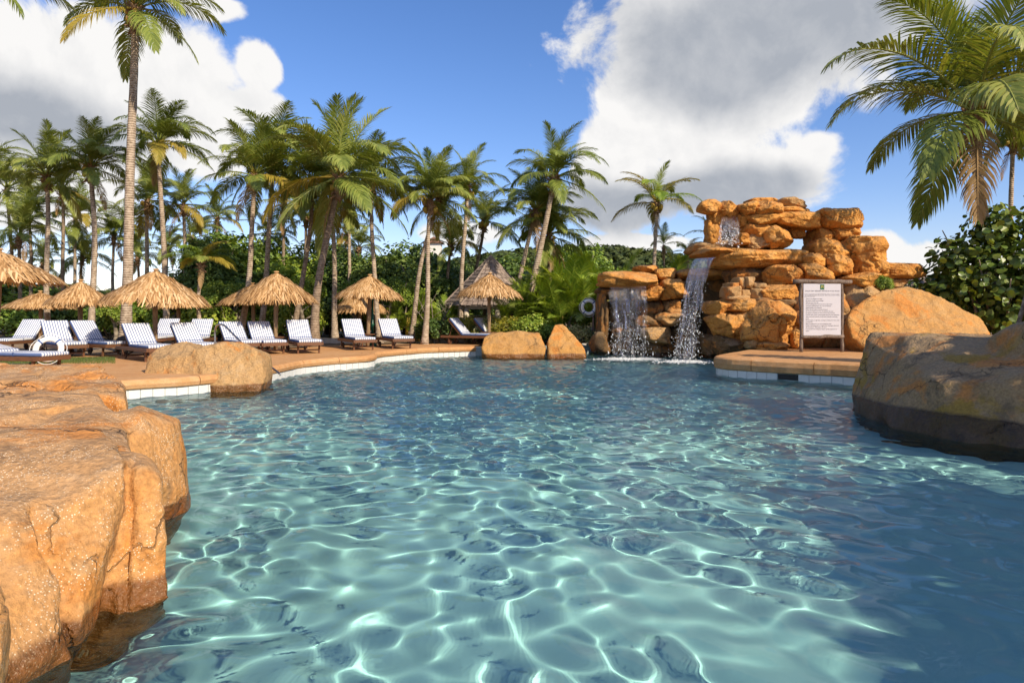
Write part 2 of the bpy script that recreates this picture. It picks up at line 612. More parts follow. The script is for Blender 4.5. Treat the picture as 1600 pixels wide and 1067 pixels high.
def stripe_mat():
    m, t, b = material('blue and white striped canvas')
    P = t.new('TexCoord').outputs['Object']
    s = t.new('SeparateXYZ')
    t.l.new(P, s.inputs[0])
    fr = t.math('FRACT', t.math('MULTIPLY', t.math('ADD', s.outputs[1], 5.0), 1 / 0.060))
    f = t.math('LESS_THAN', fr, 0.34)
    n = t.noise(P, 8, 4)
    col = t.mix(f, t.ramp(n, [(0.3, (0.60, 0.62, 0.66)), (0.7, (0.72, 0.73, 0.75))]), (0.10, 0.15, 0.31))
    t.put(b.inputs['Base Color'], col)
    b.inputs['Roughness'].default_value = 0.9
    b.inputs['Specular IOR Level'].default_value = 0.15
    t.l.new(t.bump(t.noise(P, 6, 3), 0.35, 0.03), b.inputs['Normal'])
    return m


MAT['stripe'] = stripe_mat()
MAT['navy'] = plain('navy piping', (0.03, 0.06, 0.18), 0.85, 0, 0.1, 12, 0.1)


def deck_mat(name, tint=1.0):
    m, t, b = material(name)
    P = pos_node(t)
    n1 = t.noise(P, 0.7, 6, 0.6)
    n2 = t.noise(P, 7, 8, 0.7)
    n3 = t.noise(P, 60, 3, 0.6)
    f = t.math('ADD', t.math('MULTIPLY', n1, 0.5), t.math('MULTIPLY', n2, 0.5))
    c = [(0.40, 0.19, 0.075), (0.53, 0.28, 0.115), (0.61, 0.37, 0.19)]
    c = [tuple(x * tint for x in k) for k in c]
    col = t.ramp(f, [(0.32, c[0]), (0.5, c[1]), (0.68, c[2])])
    col = t.mix(0.35, col, t.ramp(n3, [(0.3, 0.3), (0.7, 0.7)]), 'OVERLAY')
    t.put(b.inputs['Base Color'], col)
    b.inputs['Roughness'].default_value = 0.85
    b.inputs['Specular IOR Level'].default_value = 0.25
    t.l.new(t.bump(t.math('ADD', n2, t.math('MULTIPLY', n3, 0.3)), 0.6, 0.02), b.inputs['Normal'])
    return m


MAT['deck'] = deck_mat('terracotta concrete deck')
MAT['coping'] = deck_mat('terracotta coping stone', 0.98)


def ground_mat():
    m, t, b = material('sandy ground with leaf litter')
    P = pos_node(t)
    n1 = t.noise(P, 0.25, 6, 0.6)
    n2 = t.noise(P, 3, 8, 0.7)
    f = t.math('ADD', t.math('MULTIPLY', n1, 0.5), t.math('MULTIPLY', n2, 0.5))
    col = t.ramp(f, [(0.33, (0.11, 0.075, 0.04)), (0.48, (0.25, 0.17, 0.095)), (0.6, (0.38, 0.28, 0.18)), (0.7, (0.46, 0.36, 0.25))])
    t.put(b.inputs['Base Color'], col)
    b.inputs['Roughness'].default_value = 0.95
    t.l.new(t.bump(n2, 0.8, 0.08), b.inputs['Normal'])
    return m


MAT['ground'] = ground_mat()


def floor_mat():
    m, t, b = material('turquoise pool plaster')
    P = pos_node(t)
    n1 = t.noise(P, 0.35, 3, 0.5)
    n2 = t.noise(P, 6, 5, 0.6)
    f = t.math('ADD', t.math('MULTIPLY', n1, 0.6), t.math('MULTIPLY', n2, 0.4))
    t.put(b.inputs['Base Color'], t.ramp(f, [(0.3, (0.34, 0.585, 0.58)), (0.7, (0.42, 0.655, 0.64))]))
    b.inputs['Roughness'].default_value = 0.9
    b.inputs['Specular IOR Level'].default_value = 0.1
    return m


MAT['floor'] = floor_mat()


def water_mat():
    m = bpy.data.materials.new('clear pool water')
    m.use_nodes = True
    t = NT(m.node_tree)
    t.n.clear()
    rf = t.new('BsdfRefraction')
    rf.inputs['Color'].default_value = (0.88, 0.985, 0.98, 1)
    rf.inputs['Roughness'].default_value = 0.0
    rf.inputs['IOR'].default_value = 1.33
    gl = t.new('BsdfGlossy')
    gl.inputs['Roughness'].default_value = 0.0
    gl.inputs['Color'].default_value = (0.97, 0.99, 1, 1)
    fr = t.new('Fresnel')
    fr.inputs[0].default_value = 1.33
    mx = t.new('MixShader')
    # the photograph was taken through a polariser: part of the surface reflection is gone
    t.l.new(t.math('MULTIPLY', fr.outputs[0], 0.5), mx.inputs[0])
    t.l.new(rf.outputs[0], mx.inputs[1])
    t.l.new(gl.outputs[0], mx.inputs[2])
    o = t.new('OutputMaterial')
    t.l.new(mx.outputs[0], o.inputs[0])
    return m


MAT['water'] = water_mat()


def fall_mat(name, dens, blue=0.0):
    """falling water: clear film broken by white aerated streaks along its UV length"""
    m, t, b = material(name)
    uv = t.new('TexCoord').outputs['UV']
    s = t.new('SeparateXYZ')
    t.l.new(uv, s.inputs[0])
    st = t.noise(t.vmath('MULTIPLY', uv, (60, 2.2, 1)), 1.0, 5, 0.6, 0.4)
    br = t.noise(t.vmath('MULTIPLY', uv, (16, 9, 1)), 1.0, 6, 0.7, 1.0)
    k = t.smooth(s.outputs[1], 0.15, 0.75)
    f = t.mix(k, st, t.math('ADD', t.math('MULTIPLY', st, 0.45), t.math('MULTIPLY', br, 0.55)))
    white = t.math('MULTIPLY', t.smooth(f, 0.47, 0.72), t.math('ADD', t.math('MULTIPLY', k, 0.26), dens))
    dif = t.new('BsdfPrincipled')
    dif.inputs['Base Color'].default_value = (0.80, 0.82, 0.85, 1)
    dif.inputs['Roughness'].default_value = 0.3
    gl = t.new('BsdfGlossy')
    gl.inputs['Roughness'].default_value = 0.12
    gl.inputs['Color'].default_value = (0.9, 0.92, 1, 1)
    tr = t.new('BsdfTransparent')
    tr.inputs[0].default_value = (0.93, 0.95, 0.97, 1)
    fr = t.new('Fresnel')
    fr.inputs[0].default_value = 1.33
    bm_ = t.bump(f, 1.0, 0.03)
    t.l.new(bm_, gl.inputs['Normal'])
    t.l.new(bm_, fr.inputs['Normal'])
    m1 = t.new('MixShader')
    t.l.new(t.math('MULTIPLY', fr.outputs[0], 0.85, clamp=True), m1.inputs[0])
    t.l.new(tr.outputs[0], m1.inputs[1])
    t.l.new(gl.outputs[0], m1.inputs[2])
    m2 = t.new('MixShader')
    t.l.new(white, m2.inputs[0])
    t.l.new(m1.outputs[0], m2.inputs[1])
    t.l.new(dif.outputs[0], m2.inputs[2])
    # ragged lower edge and sides
    out = [n for n in t.n if n.type == 'OUTPUT_MATERIAL'][0]
    t.l.new(m2.outputs[0], out.inputs[0])
    return m


MAT['fall'] = fall_mat('falling water', 0.07)
MAT['fall_white'] = fall_mat('white tumbling water', 0.25)
MAT['foam'] = plain('water foam', (0.82, 0.85, 0.86), 0.35, 0, 0.05, 20, 0)

# ================================================================== STRUCTURE
# pool outline at water level, counter-clockwise seen from above starts at the left bank
POOL = [(-5.6, 1.5), (-6.6, 5.5), (-7.9, 9.0), (-7.4, 10.7), (-6.6, 11.55), (-5.75, 12.25), (-5.3, 13.2), (-5.1, 14.6), (-4.98, 16.0), (-4.55, 16.9), (-3.95, 17.7), (-3.72, 18.4),
        (-3.85, 19.4), (-3.3, 20.7), (-2.6, 21.7), (-1.2, 22.5), (0.3, 23.1), (2.6, 23.6), (3.0, 25.2), (6.9, 25.2), (7.2, 21.0), (6.6, 18.9),
        (5.0, 16.5), (4.85, 15.7), (5.25, 15.15), (6.9, 13.75), (8.3, 12.4), (8.6, 9.0), (8.2, 5.0), (7.6, 0.5), (6.0, -4.5), (0, -6.0), (-4.5, -4.0)]
LEFT_BANK = POOL[2:16]
PLATFORM_EDGE = POOL[21:27]


def smooth_closed(pts, n=6):
    out = []
    m = len(pts)
    P = [np.array(p, float) for p in pts]
    for i in range(m):
        a, b, c, d = P[i - 1], P[i], P[(i + 1) % m], P[(i + 2) % m]
        for k in range(n):
            u = k / n
            out.append(0.5 * ((2 * b) + (-a + c) * u + (2 * a - 5 * b + 4 * c - d) * u * u + (-a + 3 * b - 3 * c + d) * u ** 3))
    return np.array(out)


def smooth_open(pts, n=8):
    P = [np.array(p, float) for p in pts]
    P = [2 * P[0] - P[1]] + P + [2 * P[-1] - P[-2]]
    out = []
    for i in range(1, len(P) - 2):
        a, b, c, d = P[i - 1], P[i], P[i + 1], P[i + 2]
        for k in range(n):
            u = k / n
            out.append(0.5 * ((2 * b) + (-a + c) * u + (2 * a - 5 * b + 4 * c - d) * u * u + (-a + 3 * b - 3 * c + d) * u ** 3))
    out.append(P[-2])
    return np.array(out)


def side_normals(L, closed=False):
    if closed:
        T = np.roll(L, -1, 0) - np.roll(L, 1, 0)
    else:
        T = np.gradient(L, axis=0)
    T /= np.linalg.norm(T, axis=1)[:, None] + 1e-9
    return np.stack([-T[:, 1], T[:, 0]], 1)      # left of travel


OUT = smooth_closed(POOL, 5)
NRM = side_normals(OUT, True)                     # outline runs clockwise -> left normal points away from the water


def ring_fill(outer, hole, z):
    o = [Vector((x, y, z)) for x, y in outer]
    h = [Vector((x, y, z)) for x, y in hole]
    tris = tessellate_polygon([o, h])
    V = o + h
    F = []
    for a, b, c in tris:
        n = (V[b] - V[a]).cross(V[c] - V[a])
        F.append([a, b, c] if n.z > 0 else [a, c, b])
    return V, F


def poly_fill(pts, z):
    o = [Vector((x, y, z)) for x, y in pts]
    F = []
    for a, b, c in tessellate_polygon([o]):
        n = (o[b] - o[a]).cross(o[c] - o[a])
        F.append([a, b, c] if n.z > 0 else [a, c, b])
    return o, F


# ground to the horizon with the pool cut out of it
gout = [(1500 * math.cos(a), 1500 * math.sin(a)) for a in np.linspace(0, 2 * PI, 48, endpoint=False)]
V, F = ring_fill(gout, OUT + NRM * 0.22, 0.29)
tag(obj('ground', V, F, MAT['ground']), kind='structure')

# pool walls and floor
n = len(OUT)
V = np.concatenate([np.c_[OUT, np.full(n, 0.30)], np.c_[OUT, np.full(n, -2.2)]])
F = [[i, (i + 1) % n, n + (i + 1) % n, n + i] for i in range(n)]
pw = tag(obj('pool_wall', V, F, MAT['grout'], smooth=True), kind='structure')
pw.cycles.is_caustics_receiver = True
xs = np.linspace(-9.5, 10.5, 80)
ys = np.linspace(-7.5, 26.5, 120)
X, Y = np.meshgrid(xs, ys)
dep = 0.72 + 0.25 * np.clip((Y - 6) / 8, 0, 1) ** 1.5
dep = dep - 0.45 * np.exp(-(((X - 0.2) / 1.7) ** 2 + ((Y - 13.4) / 0.9) ** 2)) * (Y > 5)
Z = -dep + 0.03 * fbm(np.c_[X.ravel() * 0.6, Y.ravel() * 0.6, 0 * X.ravel()], 3, 5).reshape(X.shape)
nx, ny = len(xs), len(ys)
ii = np.arange(ny - 1)[:, None] * nx + np.arange(nx - 1)[None]
GF = np.stack([ii, ii + 1, ii + nx + 1, ii + nx], -1).reshape(-1, 4)
pf = tag(obj('pool_floor', np.stack([X, Y, Z], -1).reshape(-1, 3), GF, MAT['floor'], smooth=True), kind='structure')
pf.cycles.is_caustics_receiver = True


# water surface: real ripples so the refracted sun draws its own caustics
WL0, WL1, WSL = 0.20, 0.62, 0.086       # ripple lengths (m) and slope


def water_surface():
    rng = np.random.default_rng(11)
    ys = [-2.0]
    while ys[-1] < 25.3:
        ys.append(ys[-1] + max(0.022, 0.0042 * max(ys[-1], 0)))
    ys = np.array(ys)
    xs = np.arange(-8.4, 9.0, 0.027)
    X, Y = np.meshgrid(xs.astype(np.float64), ys)
    # slow drift of the ripple pattern so that it does not look like one regular wave train
    P = np.c_[X.ravel(), Y.ravel(), 0 * X.ravel()]
    wx = (fbm(P * 0.9, 2, 3) * 0.10).reshape(X.shape)
    wy = (fbm(P * 0.9 + 9, 2, 4) * 0.10).reshape(X.shape)
    gust = 0.75 + 0.45 * np.clip(fbm(P * 0.35 + 3, 2, 9).reshape(X.shape) + 0.2, -0.6, 1)
    Z = np.zeros_like(X)
    N = 40
    for i in range(N):
        a = rng.uniform(0, 2 * PI)
        lam = WL0 * (WL1 / WL0) ** rng.uniform(0, 1)
        k = 2 * PI / lam
        Z += WSL / k / math.sqrt(N / 2) * np.sin(k * ((X + wx) * math.cos(a) + (Y + wy) * math.sin(a)) + rng.uniform(0, 6.28))
    Z *= gust
    # small chop, stronger away from the shallow near end and round the falls
    far = np.clip((Y - 5.0) / 9, 0, 1)
    for i in range(30):
        a = rng.uniform(0, 2 * PI)
        lam = 0.20 * (0.46 / 0.20) ** rng.uniform(0, 1)
        k = 2 * PI / lam
        Z += far * 0.13 / k / math.sqrt(15) * np.sin(k * (X * math.cos(a) + Y * math.sin(a)) + rng.uniform(0, 6.28))
    for cx, cy in ((3.7, 22.4), (5.75, 21.6)):
        r = np.hypot(X - cx, Y - cy)
        Z += 0.012 * np.exp(-r / 1.3) * np.sin(2 * PI * r / 0.38)
    nx, ny = len(xs), len(ys)
    ii = np.arange(ny - 1)[:, None] * nx + np.arange(nx - 1)[None]
    F = np.stack([ii, ii + 1, ii + nx + 1, ii + nx], -1).reshape(-1, 4)
    V = np.stack([X, Y, Z], -1).reshape(-1, 3)
    m = bpy.data.meshes.new('water')
    m.vertices.add(len(V))
    m.vertices.foreach_set('co', V.astype(np.float32).ravel())
    m.loops.add(F.size)
    m.loops.foreach_set('vertex_index', F.astype(np.int32).ravel())
    m.polygons.add(len(F))
    m.polygons.foreach_set('loop_start', np.arange(0, F.size, 4, dtype=np.int32))
    m.update(calc_edges=True)
    m.shade_smooth()
    m.materials.append(MAT['water'])
    o = link('water', m)
    tag(o, kind='structure')
    o.cycles.is_caustics_caster = True
    return o


water_surface()

# deck: sheet, coping stones and waterline tiles
bank = smooth_open(LEFT_BANK, 10)
bn = side_normals(bank)
deck_in = bank + bn * 0.30
deck_poly = [tuple(p) for p in deck_in] + [(-0.6, 24.6), (-3.2, 24.2), (-6.0, 22.6), (-9.0, 20.0), (-12.0, 17.6), (-17, 15.6), (-17, 9.0)]
V, F = poly_fill(deck_poly, DECK)
deck = tag(obj('deck', V, F, MAT['deck']), kind='structure')
# expansion joints of the deck seen as pale filled lines
def resample(L, step):
    d = np.r_[0, np.cumsum(np.linalg.norm(np.diff(L, axis=0), axis=1))]
    s = np.arange(0, d[-1], step)
    return np.c_[np.interp(s, d, L[:, 0]), np.interp(s, d, L[:, 1])]


def coping_run(line, parent, top, width, thick, seg, rng):
    L = resample(line, 0.11)
    N = side_normals(L)
    per = int(seg / 0.11)
    i = 0
    prof = [(-0.055, -thick + 0.02), (-0.075, -thick * 0.5), (-0.06, -0.035), (-0.02, -0.004), (0.05, 0.004), (width, 0.004), (width, -thick), (-0.03, -thick)]
    while i < len(L) - 3:
        j = min(i + per + rng.integers(-1, 2), len(L) - 1)
        dz = rng.uniform(-0.003, 0.004)
        V, F = [], []
        idx = list(range(i, j + 1))
        for q, k in enumerate(idx):
            inset = 0.0
            p = L[k].copy()
            if q == 0:
                p = p + (L[k + 1] - L[k]) * 0.07
            if q == len(idx) - 1:
                p = p - (L[k] - L[k - 1]) * 0.07
            w = 0.010 * fbm(np.array([[p[0] * 2, p[1] * 2, 0.3]]), 3, 8)[0]
            for (o_, z_) in prof:
                q2 = p + N[k] * (o_ + w * (1 if o_ < 0.03 else 0))
                V.append((q2[0], q2[1], top + z_ + dz))
        m = len(prof)
        for q in range(len(idx) - 1):
            for r in range(m):
                s = (r + 1) % m
                F.append([q * m + r, q * m + s, (q + 1) * m + s, (q + 1) * m + r])
        F.append(list(range(m)))
        F.append([(len(idx) - 1) * m + r for r in range(m)][::-1])
        obj('coping_stone', V, F, MAT['coping'], parent)
        i = j


def tile_run(line, parent, top, h, step, skip=None):
    L = resample(line, step)
    N = side_normals(L)
    bm = bmesh.new()
    box_bm(bm, step - 0.008, 0.014, h, (0, 0, 0), None, 0.003)
    me = bpy.data.meshes.new('tile')
    bm.to_mesh(me)
    bm.free()
    me.materials.append(MAT['tile'])
    for i in range(len(L) - 1):
        if skip and i in skip:
            continue
        c = (L[i] + L[i + 1]) / 2 - N[i] * 0.008
        a = math.atan2(L[i + 1][1] - L[i][1], L[i + 1][0] - L[i][0])
        link('tile', me, parent, loc=(c[0], c[1], top - h / 2), rot=(0, 0, a))


rng0 = np.random.default_rng(5)
coping_run(bank, deck, DECK, 0.34, 0.17, 1.35, rng0)
tile_run(bank, deck, DECK - 0.175, 0.26, 0.19)

# stone platform in front of the rockwork
pe = smooth_open(PLATFORM_EDGE, 10)
pn = side_normals(pe)
pl_poly = [tuple(p) for p in pe + pn * 0.28] + [(9.5, 11.6), (13, 13), (13.5, 19.5), (7.2, 19.6)]
V, F = poly_fill(pl_poly, PLAT)
plat = tag(obj('platform', V, F, MAT['deck']), kind='structure')
coping_run(pe, plat, PLAT, 0.36, 0.27, 1.5, rng0)
tile_run(pe, plat, PLAT - 0.275, 0.30, 0.22, skip={23, 24})
bmv = bmesh.new()
box_bm(bmv, 0.42, 0.02, 0.12, (0, 0, 0))
c = resample(pe, 0.22)[24]
bobj('skimmer_opening', bmv, MAT['rubber'], plat, loc=(c[0] + 0.005, c[1] - 0.005, 0.075), rot=(0, 0, math.atan2(-1.4, 1.65)))

# planting bed behind the falls / hill
def hill():
    xs = np.linspace(-260, 260, 90)
    ys = np.linspace(70, 330, 46)
    X, Y = np.meshgrid(xs, ys)
    ridge = 9.8 * np.exp(-((X - 8) / 42) ** 2) + 5.5 * np.exp(-((X - 42) / 40) ** 2) + 4 * np.exp(-((X + 60) / 55) ** 2) + 2
    Z = ridge * np.exp(-((Y - 165) / 52) ** 2)
    Z += 1.5 * fbm(np.c_[X.ravel() / 22, Y.ravel() / 22, 0 * X.ravel()], 3, 2).reshape(X.shape) * np.clip(Z / 8, 0, 1)
    Z = Z - 0.4
    nx, ny = len(xs), len(ys)
    ii = np.arange(ny - 1)[:, None] * nx + np.arange(nx - 1)[None]
    F = np.stack([ii, ii + 1, ii + nx + 1, ii + nx], -1).reshape(-1, 4)
    m, t, b = material('hillside soil and scrub')
    t.put(b.inputs['Base Color'], t.ramp(t.noise(pos_node(t), 0.15, 6), [(0.3, (0.02, 0.03, 0.012)), (0.7, (0.04, 0.05, 0.018))]))
    b.inputs['Roughness'].default_value = 1.0
    tag(obj('hill', np.stack([X, Y, Z], -1).reshape(-1, 3), F, m, smooth=True), kind='structure')
    # woodland on it: one uncountable mass of tree tops
    rng = np.random.default_rng(4)
    from_y, N = 95, 7000
    x = rng.uniform(-120, 130, N)
    y = rng.uniform(from_y, 172, N)
    def hz(x, y):
        r = 9.8 * np.exp(-((x - 8) / 42) ** 2) + 5.5 * np.exp(-((x - 42) / 40) ** 2) + 4 * np.exp(-((x + 60) / 55) ** 2) + 2
        return r * np.exp(-((y - 165) / 52) ** 2) - 0.4
    z = hz(x, y)
    K = 16
    rad = rng.uniform(1.0, 2.3, N)
    d = rng.normal(size=(N, K, 3))
    d[:, :, 2] = np.abs(d[:, :, 2]) * 0.9
    d /= np.linalg.norm(d, axis=2)[:, :, None]
    C = np.stack([x, y, z], 1)[:, None] + d * rad[:, None, None] * np.array([1, 1, 0.85])
    u = rng.normal(size=(N, K, 3))
    u -= d * (u * d).sum(2)[:, :, None] * 0.7
    u /= np.linalg.norm(u, axis=2)[:, :, None]
    v = np.cross(d, u)
    s = (rad[:, None] * rng.uniform(0.2, 0.42, (N, K)))[:, :, None]
    Q = np.stack([C - u * s, C - v * s * 0.7, C + u * s, C + v * s * 0.7], 2).reshape(-1, 3)
    F = np.arange(len(Q)).reshape(-1, 4)
    tag(obj('hillside_wood', Q, F, MAT['leaf_hill']), 'dark green wood covering the hill behind the palms', 'wood', kind='stuff')


hill()

# ================================================================== ROCKS
def cube_sphere(n):
    g = np.linspace(-1, 1, n + 1)
    g = np.tan(g * PI / 4)
    Vs, Fs, o = [], [], 0
    for ax in range(3):
        for sg in (-1, 1):
            A, B = np.meshgrid(g, g)
            P = np.zeros((n + 1, n + 1, 3))
            P[..., ax] = sg
            P[..., (ax + 1) % 3] = A
            P[..., (ax + 2) % 3] = B
            ii = np.arange(n)[:, None] * (n + 1) + np.arange(n)[None] + o
            q = np.stack([ii, ii + 1, ii + n + 2, ii + n + 1], -1).reshape(-1, 4)
            if sg < 0:
                q = q[:, ::-1]
            Vs.append(P.reshape(-1, 3))
            Fs.append(q)
            o += (n + 1) ** 2
    V = np.concatenate(Vs)
    V /= np.linalg.norm(V, axis=1)[:, None]
    F = np.concatenate(Fs)
    # weld the seams
    key = np.round(V * 1e5).astype(np.int64)
    _, idx, inv = np.unique(key, axis=0, return_index=True, return_inverse=True)
    return V[idx], inv.reshape(-1)[F]


CS = {k: cube_sphere(k) for k in (12, 20, 28)}


def rock_shape(size, seed, boxy=3.2, n=20, rough=1.0, cuts=9, strata=0.0):
    """boxy boulder of half extents size with chiselled facets"""
    D, F = CS[n]
    rng = np.random.default_rng(seed)
    p = boxy
    r = 1.0 / (np.abs(D) ** p).sum(1) ** (1 / p)
    V = D * r[:, None]
    V = V * (1 + 0.12 * rough * fbm(V * 1.1 + seed, 2, seed)[:, None])
    for k in range(cuts + 6):
        nv = rng.normal(size=3) * np.array([1, 1, 0.8])
        nv /= np.linalg.norm(nv)
        sup = (V @ nv).max()
        off = sup * rng.uniform(0.70, 0.93)
        ex = np.clip(V @ nv - off, 0, None)
        V = V - nv * (ex * 0.95)[:, None]
    sz = np.array(size, float)
    V = V * sz
    s = sz.min()
    e = V / (np.linalg.norm(V, axis=1)[:, None] + 1e-9)
    q = V / s
    f1, f2 = worley(q * 0.75 + 0.3 * fbm(q * 1.3, 2, seed + 3)[:, None] + seed, seed)
    cell = vnoise(np.floor(f1[:, None] * 0 + q * 0.75) * 1.7 + 0.5, seed + 11)
    dsp = 0.07 * fbm(q * 1.4 + 5, 4, seed + 7) - 0.17 * np.exp(-((f2 - f1) / 0.055) ** 2)
    if strata:
        dsp += strata * np.tanh(3.5 * np.sin(V[:, 2] / s * 5.5 + 2 * fbm(q * 0.7, 2, seed + 9))) * 0.075
    V = V + e * (dsp * s * rough)[:, None]
    return V, F


def rock(name, c, size, mat, seed, parent=None, rz=0.0, tilt=(0, 0), **kw):
    V, F = rock_shape(size, seed, **kw)
    o = obj(name, V, F, MAT[mat], parent, smooth=True, loc=c, rot=(tilt[0], tilt[1], rz))
    return o


def hull_boulder(name, hulls, mat, voxel, disp, seed, crack=0.05, label=None, cat='boulder', smooth_it=5, crack_scale=0.9, grooves=()):
    """union of convex lumps, remeshed, then weathered; vertices in world space, origin at the base"""
    bm = bmesh.new()
    for pts in hulls:
        vs_ = [bm.verts.new(p) for p in pts]
        r = bmesh.ops.convex_hull(bm, input=vs_)
        bad = [g for g in r['geom_interior'] if isinstance(g, bmesh.types.BMVert)]
        bmesh.ops.delete(bm, geom=bad, context='VERTS')
    me = bpy.data.meshes.new('tmp')
    bm.to_mesh(me)
    bm.free()
    o = bpy.data.objects.new('tmp', me)
    COL.objects.link(o)
    md = o.modifiers.new('r', 'REMESH')
    md.mode = 'VOXEL'
    md.voxel_size = voxel
    ms = o.modifiers.new('s', 'SMOOTH')
    ms.iterations = smooth_it
    ms.factor = 0.5
    dg = bpy.context.evaluated_depsgraph_get()
    m2 = bpy.data.meshes.new_from_object(o.evaluated_get(dg))
    bpy.data.objects.remove(o)
    m2.name = name
    nv = len(m2.vertices)
    V = np.zeros(nv * 3, np.float32)
    m2.vertices.foreach_get('co', V)
    V = V.reshape(-1, 3).astype(np.float64)
    Nn = np.zeros(nv * 3, np.float32)
    m2.vertices.foreach_get('normal', Nn)
    Nn = Nn.reshape(-1, 3)
    w = V + 0.25 * np.stack([fbm(V * 1.4 + 3.1 * k, 3, seed + 20 + k) for k in range(3)], 1)
    f1, f2 = worley(w * crack_scale + seed, seed)
    gate = np.clip(fbm(V * 0.8 + 4, 2, seed + 31) * 1.8 + 0.45, 0, 1)
    g = np.exp(-((f2 - f1) / 0.028) ** 2) * gate
    ridge = 1 - np.abs(fbm(V * 1.1 + 2.2, 3, seed + 40))
    d = disp * 0.9 * (ridge - 0.7) + disp * (0.7 * fbm(V * 1.3 + seed, 4, seed) + 0.25 * np.abs(fbm(V * 4.5, 3, seed + 2))) + disp * 0.12 * fbm(V * 11, 3, seed + 5) - crack * g
    for p0, p1, wdt, dpt in grooves:
        p0, p1 = np.array(p0), np.array(p1)
        sd = p1 - p0
        ln = np.linalg.norm(sd)
        sd = sd / ln
        dp = (p0 + p1) / 2 - np.array([0, 0, CZ])
        dp /= np.linalg.norm(dp)
        side = np.cross(sd, dp)
        side /= np.linalg.norm(side)
        rel = V - p0
        al = rel @ sd
        off = rel @ side + 0.03 * fbm(V * 3.0, 3, 77)
        deep = np.abs(rel @ dp) < 0.45
        g2 = np.exp(-(off / wdt) ** 2) * np.clip((al + 0.05) / 0.1, 0, 1) * np.clip((ln + 0.05 - al) / 0.1, 0, 1) * deep
        d = d - dpt * g2
    V = V + Nn * d[:, None]
    base = np.array([V[:, 0].mean(), V[:, 1].mean(), 0.0])
    V -= base
    m2.vertices.foreach_set('co', V.astype(np.float32).ravel())
    m2.materials.clear()
    m2.materials.append(MAT[mat])
    m2.update()
    m2.shade_smooth()
    ob = link(name, m2, loc=tuple(base))
    ob.cycles.is_caustics_receiver = True
    return tag(ob, label, cat)


def lump(c, r, n=26, seed=0):
    rng = np.random.default_rng(seed)
    d = rng.normal(size=(n, 3))
    d /= np.linalg.norm(d, axis=1)[:, None]
    return [tuple(np.array(c) + q * np.array(r) * rng.uniform(0.9, 1.05)) for q in d]


def A(px, py, Y):
    return tuple(at(px, py, Y))


# near-left boulder
B = -1.0
hull_boulder('boulder', [
    # left front block
    [(-2.2, 2.80, B), (-2.3, 2.3, B), (-4.2, 2.1, B), (-4.2, 3.3, B), (-2.45, 3.15, B), A(66, 818, 3.08), A(0, 800, 3.0), A(104, 1000, 2.90), (-1.90, 2.80, 0.05), (-2.0, 2.45, 0.05), (-4.2, 2.3, 0.72), (-4.2, 3.5, 0.75), A(80, 765, 3.30)],
    # middle front block
    [(-2.2, 2.91, B), (-2.25, 3.24, B), (-3.6, 2.9, B), (-3.6, 4.2, B), (-1.87, 2.92, 0.02), (-1.95, 3.24, 0.02), A(84, 800, 3.17), A(150, 668, 4.15), A(202, 722, 3.64), A(60, 690, 4.0), (-3.6, 3.1, 0.78), (-3.6, 4.3, 0.8)],
    # right front block
    [(-2.3, 3.36, B), (-2.15, 3.52, B), (-2.1, 3.95, B), (-3.4, 4.2, B), (-1.93, 3.36, 0.02), (-1.755, 3.52, 0.02), A(216, 728, 3.68), A(248, 752, 3.72), A(240, 740, 4.0), A(222, 712, 4.1), (-3.2, 4.2, 0.7)],
    # body
    [(-2.5, 3.7, B), (-2.8, 5.2, B), (-3.5, 6.0, B), (-6.4, 6.4, B), (-6.4, 2.6, B), A(150, 672, 4.3), A(205, 712, 4.1), A(190, 655, 4.9), A(150, 610, 5.4), A(30, 612, 5.5), (-6.4, 6.0, 0.86), (-6.4, 3.0, 0.80), A(0, 700, 3.9)],
    # upper slab at the back
    [(-3.4, 6.2, B), (-3.1, 5.4, B), (-6.4, 6.9, B), A(200, 622, 5.4), A(190, 590, 5.9), A(160, 568, 6.2), A(60, 570, 6.3), A(110, 602, 5.5), A(-40, 590, 5.8), (-6.4, 6.8, 1.0), (-6.4, 5.6, 0.98)],
    # bulge at the back right
    lump((-2.80, 5.05, 0.20), (0.40, 0.62, 0.62), 40, 3) + [(-2.6, 5.0, B), (-3.0, 5.8, B), (-3.2, 4.6, B)],
    # low lump at the very left
    lump((-2.03, 2.42, 0.2), (0.27, 0.26, 0.40), 34, 6) + [(-2.1, 2.2, B), (-2.4, 2.3, B), (-2.3, 2.0, B)],
], 'rock_near', 0.022, 0.034, 12, 0.035, 'huge speckled orange boulder with split upright front faces, rising from the water beside the deck', smooth_it=7, crack_scale=1.3,
    grooves=[(A(64, 790, 3.2), A(100, 900, 3.0), 0.022, 0.07), (A(100, 900, 3.0), A(122, 1040, 2.86), 0.022, 0.07), (A(213, 715, 3.7), A(186, 970, 3.35), 0.02, 0.05), (A(0, 662, 4.3), A(150, 620, 5.1), 0.03, 0.04), (A(70, 600, 5.6), A(170, 640, 5.0), 0.03, 0.035)])

